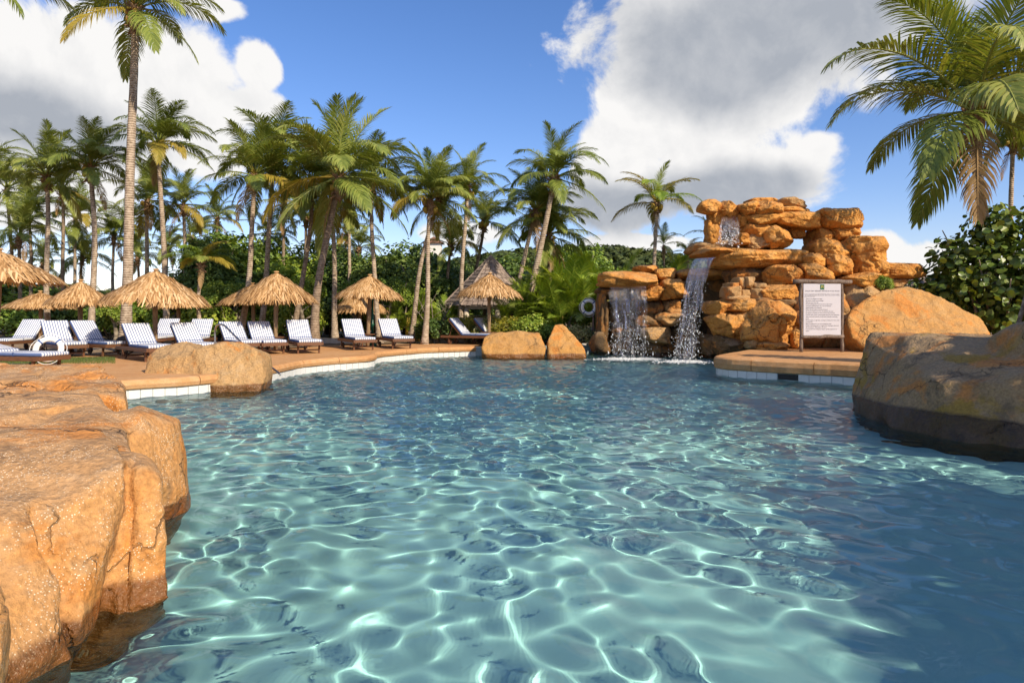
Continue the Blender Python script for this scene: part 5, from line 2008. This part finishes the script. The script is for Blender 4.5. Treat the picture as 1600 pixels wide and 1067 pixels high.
def make_lounger(incline):
    root = empty('sun_lounger')
    H, W, Lh = 0.27, 0.66, 1.98
    for sy in (-1, 1):
        box('side_rail', Lh, 0.035, 0.085, (0, sy * W / 2, H), MAT['wood'], root, bevel=0.006)
    box('end_rail', 0.035, W - 0.04, 0.085, (Lh / 2 - 0.018, 0, H - 0.002), MAT['wood'], root, bevel=0.006)
    box('end_rail', 0.035, W - 0.04, 0.085, (-Lh / 2 + 0.018, 0, H - 0.002), MAT['wood'], root, bevel=0.006)
    for i in range(11):
        box('slat', 0.075, W - 0.045, 0.018, (-0.20 + i * 0.113, 0, H + 0.028), MAT['wood'], root)
    for sy in (-1, 1):
        # splayed foot-end legs
        bm = bmesh.new()
        box_bm(bm, 0.05, 0.045, 0.25, (0, 0, 0), (0, R(7), 0), 0.004)
        bobj('leg', bm, MAT['wood'], root, loc=(Lh / 2 - 0.22, sy * (W / 2 - 0.045), 0.118))
        bm = bmesh.new()
        box_bm(bm, 0.055, 0.045, 0.20, (0, 0, 0), (0, R(-7), 0), 0.004)
        bobj('leg', bm, MAT['wood'], root, loc=(-Lh / 2 + 0.30, sy * (W / 2 - 0.045), 0.16))
        bm = bmesh.new()
        bmesh.ops.create_cone(bm, segments=20, radius1=0.085, radius2=0.085, depth=0.035, cap_ends=True)
        wh = bobj('wheel', bm, MAT['wood'], root, loc=(-Lh / 2 + 0.31, sy * (W / 2 - 0.095), 0.087), rot=(PI / 2, 0, 0))
        V, F = tube([(math.cos(a) * 0.085, math.sin(a) * 0.085, 0) for a in np.linspace(0, 2 * PI, 21)], 0.012, 6, False)
        obj('tyre', V, F, MAT['rubber'], wh, smooth=True)
    box('stretcher', 0.03, W - 0.12, 0.035, (Lh / 2 - 0.235, 0, 0.10), MAT['wood'], root)
    box('axle', 0.03, W - 0.12, 0.03, (-Lh / 2 + 0.31, 0, 0.087), MAT['wood'], root)
    # seat and inclined back
    hx = -0.22
    sc_ = cushion('seat_cushion', Lh / 2 - hx - 0.01, W - 0.03, 0.075, root, ((Lh / 2 + hx) / 2 + 0.01, 0, H + 0.078))
    bm = bmesh.new()
    box_bm(bm, 0.012, W - 0.02, 0.080, (0, 0, 0))
    bobj('piping', bm, MAT['navy'], sc_, loc=(-0.05, 0, 0))
    ca, sa = math.cos(R(incline)), math.sin(R(incline))
    Lb = 0.72
    for sy in (-1, 1):
        box('back_rail', Lb, 0.035, 0.05, (hx - ca * Lb / 2, sy * (W / 2 - 0.055), H + 0.035 + sa * Lb / 2), MAT['wood'], root, rot=(0, R(incline), 0))
    for i in range(6):
        q = 0.08 + i * 0.13
        box('back_slat', 0.075, W - 0.10, 0.016, (hx - ca * q + sa * 0.012, 0, H + 0.04 + sa * q + ca * 0.012), MAT['wood'], root, rot=(0, R(incline), 0))
    q = Lb / 2 - 0.01
    bc = cushion('back_cushion', Lb + 0.03, W - 0.03, 0.075, root, (hx - ca * q + sa * 0.068, 0, H + 0.045 + sa * q + ca * 0.068), (0, R(incline), 0))
    bm = bmesh.new()
    box_bm(bm, 0.02, W - 0.02, 0.082, (0, 0, 0))
    bobj('piping', bm, MAT['navy'], bc, loc=(Lb / 2 - 0.05, 0, 0))
    # prop behind the back
    for sy in (-1, 1):
        V, F = tube([(hx - 0.50, sy * 0.2, H + 0.0), (hx - ca * 0.55, sy * 0.2, H + sa * 0.55)], [0.014, 0.014], 5)
        obj('prop', V, F, MAT['wood'], root)
    return root


PROTO = {k: make_lounger(k) for k in (42, 48, 12)}
for p in PROTO.values():
    remember(p)
used = set()


def lounger(px, py, ang, label, inc=42, z=DECK):
    """px, py: foot of the lounger's middle on the ground in the photograph; ang: direction of its foot end"""
    g = ground_at(px, py, z)
    p = PROTO[inc]
    if inc in used:
        o = copy_tree(p)
    else:
        o = p
        used.add(inc)
    o.location = g
    o.rotation_euler = (0, 0, R(ang))
    tag(o, label, 'sun lounger', 'striped sun loungers on the deck')
    return o


lounger(20, 580, -12, 'flat striped lounger whose foot end points at the life ring', 12)
lounger(31, 548, -86, 'upright striped lounger facing the pool behind the life ring', 48)
lounger(96, 556, -42, 'striped lounger between the life ring and the shaded lounger', 48)
lounger(150, 555, -28, 'half-shaded striped lounger under the domed parasol', 48)
lounger(228, 562, -42, 'striped lounger with a dark bag hanging behind its back', 42)
lounger(252, 543, -86, 'upright striped lounger behind the pole of the widest parasol', 48)
lounger(302, 558, -44, 'striped lounger with a shaded head end behind the ridged boulder', 42)
lounger(308, 545, -80, 'striped lounger half hidden behind the one with the shaded head end', 48)
lounger(372, 552, -50, 'striped lounger seen through the steel handrail', 42)
lounger(414, 551, -55, 'striped lounger just right of the steel handrail', 42)
lounger(472, 550, -60, 'striped lounger in front of the thick curved palm', 48)
lounger(557, 545, -62, 'striped lounger left of the green lamp post', 48)
lounger(615, 543, -62, 'striped lounger right of the green lamp post', 48)
lounger(735, 538, -22, 'sunlit striped lounger in front of the gazebo', 48)
lounger(772, 536.5, -24, 'shaded striped lounger under the parasol by the gazebo', 48)

# dark bag hung behind a lounger
V, F = rock_shape((0.26, 0.14, 0.27), 4, boxy=2.6, n=12, rough=0.8, cuts=4)
g = ground_at(190, 556)
tag(obj('bag', V, F, MAT['canvas'], smooth=True, loc=(g.x, g.y + 0.15, DECK + 0.28), rot=(0, 0.15, 0.4)), 'dark slumped canvas bag behind the head of a lounger', 'bag')

# ================================================================== LIFE RINGS
def life_ring(loc, rot, label, R0=0.30, r1=0.075):
    root = empty('life_ring', loc, 0, label, 'life ring')
    root.rotation_euler = rot
    n, m = 48, 12
    V, F = [], []
    for i in range(n):
        a = 2 * PI * i / n
        for j in range(m):
            b = 2 * PI * j / m
            rr = R0 + r1 * math.cos(b)
            V.append((rr * math.cos(a), r1 * 0.75 * math.sin(b), rr * math.sin(a)))
    for i in range(n):
        for j in range(m):
            F.append([i * m + j, i * m + (j + 1) % m, ((i + 1) % n) * m + (j + 1) % m, ((i + 1) % n) * m + j])
    obj('ring', V, F, MAT['white_plastic'], root, smooth=True)
    for k in range(4):
        V, F = [], []
        for i in range(4):
            a = PI / 4 + k * PI / 2 + (i - 1.5) * 0.045
            for j in range(m):
                b = 2 * PI * j / m
                rr = R0 + (r1 + 0.006) * math.cos(b)
                V.append((rr * math.cos(a), (r1 + 0.006) * 0.77 * math.sin(b), rr * math.sin(a)))
        for i in range(3):
            for j in range(m):
                F.append([i * m + j, i * m + (j + 1) % m, (i + 1) * m + (j + 1) % m, (i + 1) * m + j])
        obj('band', V, F, MAT['blue_plastic'], root, smooth=True)
    a = np.linspace(0, 2 * PI, 49)
    rr = R0 + r1 + 0.015 + 0.035 * np.abs(np.sin(2 * (a - PI / 4)))
    V, F = tube(np.c_[rr * np.cos(a), 0 * a, rr * np.sin(a)], 0.007, 5, False)
    obj('rope', V, F, MAT['white_plastic'], root, smooth=True)
    return root


g = ground_at(63, 572)
life_ring((g.x, g.y + 0.25, DECK + 0.345), (R(-22), 0, R(20)), 'white life ring with blue bands leaning on the deck by a lounger', R0=0.235, r1=0.06)
yl = 23.4
lp = at(920, 480, yl)
life_ring(lp, (0, 0, R(5)), 'white life ring with blue bands hanging on a post beside the waterfall', R0=0.225, r1=0.058)
post = empty('ring_post', (lp.x + 0.17, yl + 0.14, 0.29), 0, 'dark wooden post carrying a life ring among the areca palms', 'post')
V, F = tube([(0, 0, 0), (0.01, 0, lp.z - 0.0)], [0.045, 0.04], 8)
obj('pole', V, F, MAT['log'], post, smooth=True)
box('hook_board', 0.30, 0.035, 0.12, (-0.15, -0.04, lp.z - 0.05), MAT['log'], post, bevel=0.005)
# the bar and its frame behind the near ring
stand = empty('ring_stand', (g.x - 0.35, g.y + 0.62, DECK), 0, 'thin dark metal stand behind the leaning life ring', 'stand')
for k in range(3):
    a = 2 * PI * k / 3
    V, F = tube([(0.14 * math.cos(a), 0.14 * math.sin(a), 0), (0, 0, 0.55)], [0.012, 0.012], 5)
    obj('leg', V, F, MAT['rubber'], stand)

# ================================================================== LAMP POST, HANDRAIL, SIGN
g = ground_at(582, 541)
lamp = empty('lamp_post', g, 0, 'slender green iron lamp post between two striped loungers', 'lamp post')
sL = g.y / FP
V, F = tube([(0, 0, 0), (0, 0, .06), (0, 0, .10), (0, 0, .30), (0, 0, .33), (0, 0, .36)], [.15, .15, .10, .085, .10, .06], 14)
obj('base', V, F, MAT['green_paint'], lamp, smooth=False)
V, F = tube([(0, 0, .36), (0, 0, .7), (0, 0, .72), (0, 0, .75), (0, 0, 1.52)], [.055, .05, .065, .045, .035], 12)
obj('pole', V, F, MAT['green_paint'], lamp, smooth=True)
lan = empty('lantern', (0, 0, 1.52))
lan.parent = lamp
bpy.data.objects.remove(lan)
V, F = tube([(0, 0, 1.50), (0, 0, 1.53), (0, 0, 1.55)], [.04, .075, .05], 6)
obj('collar', V, F, MAT['green_paint'], lamp)
V, F = tube([(0, 0, 1.55), (0, 0, 1.76)], [.055, .10], 6)
obj('lantern_glass', V, F, MAT['frosted'], lamp)
V, F = tube([(0, 0, 1.76), (0, 0, 1.785), (0, 0, 1.84), (0, 0, 1.88)], [.12, .12, .05, .01], 6)
obj('lantern_cap', V, F, MAT['green_paint'], lamp)

hr = empty('handrail', (0, 0, 0), 0, 'bent steel pool handrail behind the ridged boulder', 'handrail')
Yh = 14.6
ctrl = [A(336, 560, 15.2), A(336, 536, 15.2), A(336, 517, 15.2), A(339, 508.5, 15.15), A(346, 507, 15.05), A(353, 511, 14.95), A(366, 524, 14.8), A(395, 552, 14.5), A(432, 580, 14.2), A(438, 586, 14.15)]
cv = smooth_open(ctrl, 6)
V, F = tube(cv, 0.021, 10)
obj('rail', V, F, MAT['steel'], hr, smooth=True)
V, F = tube([(ctrl[0][0], 15.2, DECK), (ctrl[0][0], 15.2, DECK + 0.025)], [0.06, 0.05], 12)
obj('flange', V, F, MAT['steel'], hr)


def rules_sign():
    Ys = 17.75
    s = Ys / FP                                       # metres per photo pixel there
    c = at(1284, 485, Ys)
    root = empty('rules_sign', (c.x, Ys, PLAT), R(2), 'pool rules board in a grey log frame on the stone platform', 'sign')

    def q(px, py):
        return ((px - 1284) * s, (CZ - PLAT) + (HZ - py) * s)
    for px, lab in ((1251.5, 'log'), (1315.5, 'log')):
        x, zt = q(px, 438)
        rg = np.random.default_rng(int(px))
        zz = np.linspace(-0.02, zt, 12)
        V, F = tube(np.c_[x + rg.normal(size=12) * 0.008, rg.normal(size=12) * 0.008, zz], 0.046 + rg.normal(size=12) * 0.005, 10)
        obj('post', V, F, MAT['log'], root, smooth=True)
    for y, x0, x1, r in ((440, 1239, 1331, 0.055), (526, 1250, 1318, 0.05)):
        xa, z = q(x0, y)
        xb, _ = q(x1, y)
        rg = np.random.default_rng(y)
        V, F = tube(np.c_[np.linspace(xa, xb, 10), np.full(10, -0.02) + rg.normal(size=10) * 0.006, z + rg.normal(size=10) * 0.01], r + rg.normal(size=10) * 0.005, 10)
        obj('rail', V, F, MAT['log'], root, smooth=True)
    x0, z0 = q(1254, 443.5)
    x1, z1 = q(1313, 524)
    W_, H_ = x1 - x0, z0 - z1
    pn = box('panel', W_, 0.02, H_, ((x0 + x1) / 2, -0.035, (z0 + z1) / 2), MAT['sign_paper'], root)
    # print
    def text(body, cx, cz, size, align='LEFT', mat='ink', wide=None, name='lettering'):
        cu = bpy.data.curves.new(name, 'FONT')
        cu.body = body
        cu.size = size
        cu.align_x = align
        cu.extrude = 0.0
        cu.resolution_u = 2
        o = bpy.data.objects.new('tmp', cu)
        COL.objects.link(o)
        me = bpy.data.meshes.new_from_object(o.evaluated_get(bpy.context.evaluated_depsgraph_get()))
        w = o.dimensions.x
        bpy.data.objects.remove(o)
        if not me.vertices:
            return
        xs_ = [v.co.x for v in me.vertices]
        ww = max(xs_) - min(xs_)
        k = 1.0 if wide is None else wide / ww
        me.materials.clear()
        me.materials.append(MAT[mat])
        ob = link(name, me, pn, loc=(cx, -0.0125, cz), rot=(PI / 2, 0, 0), scale=(k, 1, 1))
        return ob
    top = H_ / 2
    u = W_ / 59.0
    text('GALLEY BAY RESORT ANTIGUA POOL RULES', 0, top - 12.2 * u, 2.6 * u, 'CENTER', wide=W_ * 0.93)
    for i, ln in enumerate(['As the management and staff of Galley Bay want to make your pool', 'visit enjoyable, the below rules and your safety is the concern of all the', 'guests and staff here.']):
        text(ln, -W_ / 2 + 1.5 * u, top - (16.8 + 1.75 * i) * u, 1.75 * u, 'LEFT', wide=W_ * (0.93, 0.94, 0.28)[i])
    rules = [('There is no lifeguard on duty', 0.44), ('Be aware of your surroundings', 0.47), ('Swim at your own risk', 0.34), ('Proper bathing suits must be worn in the water', 0.71), ('Our pool opening hours are 7 am to 6:00 pm', 0.67),
             ('Night bathing is not allowed', 0.42), ('Please shower before entering the pool', 0.58), ('No food or drinks are to be consumed in the pool', 0.73), ('No glasses or bottles are to be used on the pool deck', 0.78),
             ('Persons with certain communicable diseases, skin infections,', 0.90), ('open sores and wounds should avoid using the swimming', 0.85), ('pool', 0.07), ('No horseplay, rough play, running or diving from the rocks', 0.90), ('around here', 0.18),
             ('Rescue equipment is not to be tampered with', 0.68), ('Proper swimming attire is required for bathing in the pool', 0.88), ('No urinating or defecating in the pool', 0.55), ('In an event of an emergency please call the operator on', 0.83), ('level 0', 0.08)]
    for i, (ln, wd) in enumerate(rules):
        text(ln, -W_ / 2 + 3.5 * u, top - (24.2 + 2.78 * i) * u, 2.3 * u, 'LEFT', wide=W_ * wd)
    # emblem
    em = box('emblem', 6.6 * u, 0.003, 8.0 * u, (0, -0.0115, top - 5.2 * u), MAT['logo_green'], pn)
    for i, (a, b) in enumerate(((-1.6, 1.4), (-0.4, 1.7), (0.9, 1.2))):
        pts = [(-2.2 * u + 4.4 * u * k / 8, -0.004, (a + b * math.sin(k / 8 * PI) * 0.9) * u) for k in range(9)]
        V, F = tube(pts, 0.32 * u, 5)
        obj('emblem_stroke', V, F, MAT['logo_gold'], em)


rules_sign()

# ================================================================== GAZEBO, FAR ROOFS, KERB STONES, COTTAGE
def shingle_roof(root, R0, z_eave, z_apex, sides, rows, rng, rot=0.0, w=0.2):
    """each facet: rows of separate overlapping shingles (real pieces joined per facet)"""
    for f in range(sides):
        a0 = rot + 2 * PI * f / sides
        a1 = rot + 2 * PI * (f + 1) / sides
        P0 = np.array([math.cos(a0) * R0, math.sin(a0) * R0, z_eave])
        P1 = np.array([math.cos(a1) * R0, math.sin(a1) * R0, z_eave])
        T = np.array([0, 0, z_apex])
        nrm = np.cross(P1 - P0, T - P0)
        nrm /= np.linalg.norm(nrm)
        V, F = [], []
        o = 0
        base = [P0 - nrm * 0.03, P1 - nrm * 0.03, T - nrm * 0.03]
        V += base
        F.append([0, 1, 2])
        for r in range(rows):
            v0, v1 = r / rows, min(1.0, (r + 1.25) / rows)
            A0 = P0 + (T - P0) * v0
            A1 = P1 + (T - P1) * v0
            wd = np.linalg.norm(A1 - A0)
            cnt = max(1, int(round(wd / w)))
            sh = (r % 2) * 0.5
            for i in range(cnt + 1):
                u0 = max(0, (i - sh) / cnt) + 0.012 / max(wd, .1)
                u1 = min(1, (i + 1 - sh) / cnt) - 0.012 / max(wd, .1)
                if u1 - u0 < 0.15 / cnt:
                    continue
                dv = rng.uniform(-0.08, 0.08) / rows
                vv0, vv1 = max(0.0 if r else -0.03, v0 + dv), v1
                q = []
                for (u, v, h) in ((u0, vv0, 0.035), (u1, vv0, 0.035), (u1, vv1, 0.004), (u0, vv1, 0.004)):
                    B0 = P0 + (T - P0) * v
                    B1 = P1 + (T - P1) * v
                    q.append(B0 + (B1 - B0) * u + nrm * (h + rng.uniform(0, 0.006)))
                k = len(V)
                V += q + [q[0] - nrm * 0.03, q[1] - nrm * 0.03]
                F += [[k, k + 1, k + 2, k + 3], [k + 4, k + 5, k + 1, k]]
        o_ = obj('shingles', np.array(V), F, MAT['shingle'], root)
        o_['kind'] = 'stuff'
        V, F = tube([P0 + nrm * 0.03, T + np.array([0, 0, 0.02])], [0.05, 0.03], 6)
        obj('hip_cap', V, F, MAT['shingle'], root)


Yg = 27.5
ca_ = at(767, 400, Yg)
ze = at(767, 478, Yg).z
gz = empty('gazebo', (ca_.x, Yg, 0.29), R(11), 'open cream gazebo with a steep grey shingled roof behind a parasol', 'gazebo')
shingle_roof(gz, 75 / FP * Yg, ze - 0.29, ca_.z - 0.29, 8, 13, np.random.default_rng(6), w=0.22)
for k in range(8):
    a = 2 * PI * k / 8
    r = 62 / FP * Yg
    V, F = tube([(r * math.cos(a), r * math.sin(a), 0), (r * math.cos(a), r * math.sin(a), ze - 0.26)], [0.11, 0.10], 10)
    obj('column', V, F, MAT['stucco'], gz, smooth=True)
for k in range(8):
    a0, a1 = 2 * PI * k / 8, 2 * PI * (k + 1) / 8
    r = 62 / FP * Yg
    c = np.array([(math.cos(a0) + math.cos(a1)) / 2 * r, (math.sin(a0) + math.sin(a1)) / 2 * r])
    ln = 2 * r * math.sin(PI / 8)
    box('beam', ln - 0.1, 0.09, 0.16, (c[0], c[1], ze - 0.34), MAT['stucco'], gz, rot=(0, 0, (a0 + a1) / 2 + PI / 2))
V, F = cone_surface(0.02, 1.0)
box('bar_wall', 2.4, 0.12, 1.0, (0, 0.5, 0.5), MAT['stucco'], gz)

ca_ = at(1425, 424, 27)
hut = empty('hut', (ca_.x, 27, 0.29), R(20), 'hut with brown shingled roof half hidden behind the right rocks', 'hut')
shingle_roof(hut, 1.7, at(0, 456, 27).z - 0.29, ca_.z - 0.29, 6, 9, np.random.default_rng(9), w=0.2)
V, F = tube([(0, 0, 0), (0, 0, at(0, 456, 27).z - 0.29)], [1.3, 1.3], 6)
obj('wall', V, F, MAT['stucco'], hut)

for i, (px, py, w_, lab) in enumerate([(705, 536, 1.3, 'pale low kerb block at the feet of the gazebo lounger'), (598, 534, 1.6, 'pale low kerb block behind the green lamp post'), (518, 537, 1.5, 'pale low kerb block at the foot of the straight ringed palm')]):
    g = ground_at(px, py, 0.29)
    bm = bmesh.new()
    box_bm(bm, w_, 0.4, 0.2, (0, 0, 0.1), None, 0.03)
    tag(bobj('kerb_block', bm, MAT['concrete'], None, loc=g, rot=(0, 0, R(8))), lab, 'kerb')


def cottage(px, Y, w_, h, label, seed, windows):
    x = (px - 800) / FP * Y
    root = empty('cottage', (x, Y, 0.29), 0, label, 'building')
    box('wall', w_, 3.0, h, (0, 1.5, h / 2), MAT['white_wall'], root)
    bm = bmesh.new()
    vs_ = [bm.verts.new(p) for p in ((-w_ / 2 - .3, -0.4, h), (w_ / 2 + .3, -0.4, h), (w_ / 2 + .3, 3.4, h), (-w_ / 2 - .3, 3.4, h), (-w_ / 2 + .6, 1.5, h + 0.8), (w_ / 2 - .6, 1.5, h + 0.8))]
    for f in ((0, 1, 5, 4), (1, 2, 5), (2, 3, 4, 5), (3, 0, 4), (3, 2, 1, 0)):
        bm.faces.new([vs_[i] for i in f])
    bobj('roof', bm, MAT['brown_roof'], root)
    for wx in windows:
        wn = box('window', 0.7, 0.06, 0.9, (wx, -0.035, h * 0.55), MAT['white_wall'], root)
        box('pane', 0.58, 0.02, 0.78, (0, -0.03, 0), MAT['dark_glass'], wn)
    return root


cottage(40, 37, 5.0, 1.9, 'white cottage glimpsed between trunks at the back of the grove', 1, (-1.2, 0.6))
cottage(168, 36, 2.2, 1.5, 'small white wall of a hut behind the tallest palm', 2, (0.4,))
# red-roofed house on the hill
hp = at(680, 388, 120)
hh = empty('hill_house', (hp.x, 118, hp.z - 2.2), 0, 'tiny house with a brown roof high on the hill', 'house')
box('wall', 2.6, 2.6, 3.2, (0, 0, 1.2), MAT['white_wall'], hh)
bm = bmesh.new()
bmesh.ops.create_cone(bm, segments=4, radius1=2.5, radius2=0.1, depth=1.2, cap_ends=True, matrix=Matrix.Translation((0, 0, 3.4)) @ Matrix.Rotation(PI / 4, 4, 'Z'))
bobj('roof', bm, MAT['brown_roof'], hh)

# lawn strip by the left loungers
lawn = [ground_at(70, 568).xy, ground_at(180, 563).xy, ground_at(178, 557).xy, ground_at(60, 560).xy, ground_at(-60, 562).xy, ground_at(-60, 572).xy]
V, F = poly_fill([tuple(p) for p in lawn], DECK + 0.006)
m, t, b = material('lawn soil')
t.put(b.inputs['Base Color'], t.ramp(t.noise(pos_node(t), 9, 5), [(0.3, (0.06, 0.09, 0.02)), (0.7, (0.13, 0.15, 0.04))]))
tag(obj('lawn', V, F, m), kind='structure')
rg = np.random.default_rng(12)
gx0, gx1 = -11.5, -8.5
N = 5000
px_ = rg.uniform(-60, 180, N)
py_ = rg.uniform(559, 568, N)
P = np.array([tuple(ground_at(a, b_, DECK + 0.006)) for a, b_ in zip(px_, py_)])
a = rg.uniform(0, 6.28, N)
w_ = np.c_[np.cos(a), np.sin(a), 0 * a] * 0.006
tip = np.c_[rg.normal(size=(N, 2)) * 0.015, rg.uniform(0.02, 0.05, N)]
V = np.stack([P - w_, P + w_, P + tip], 1).reshape(-1, 3)
tag(obj('grass', V, np.arange(len(V)).reshape(-1, 3), MAT['grass']), 'short green grass strip beside the left loungers', 'grass', kind='stuff')
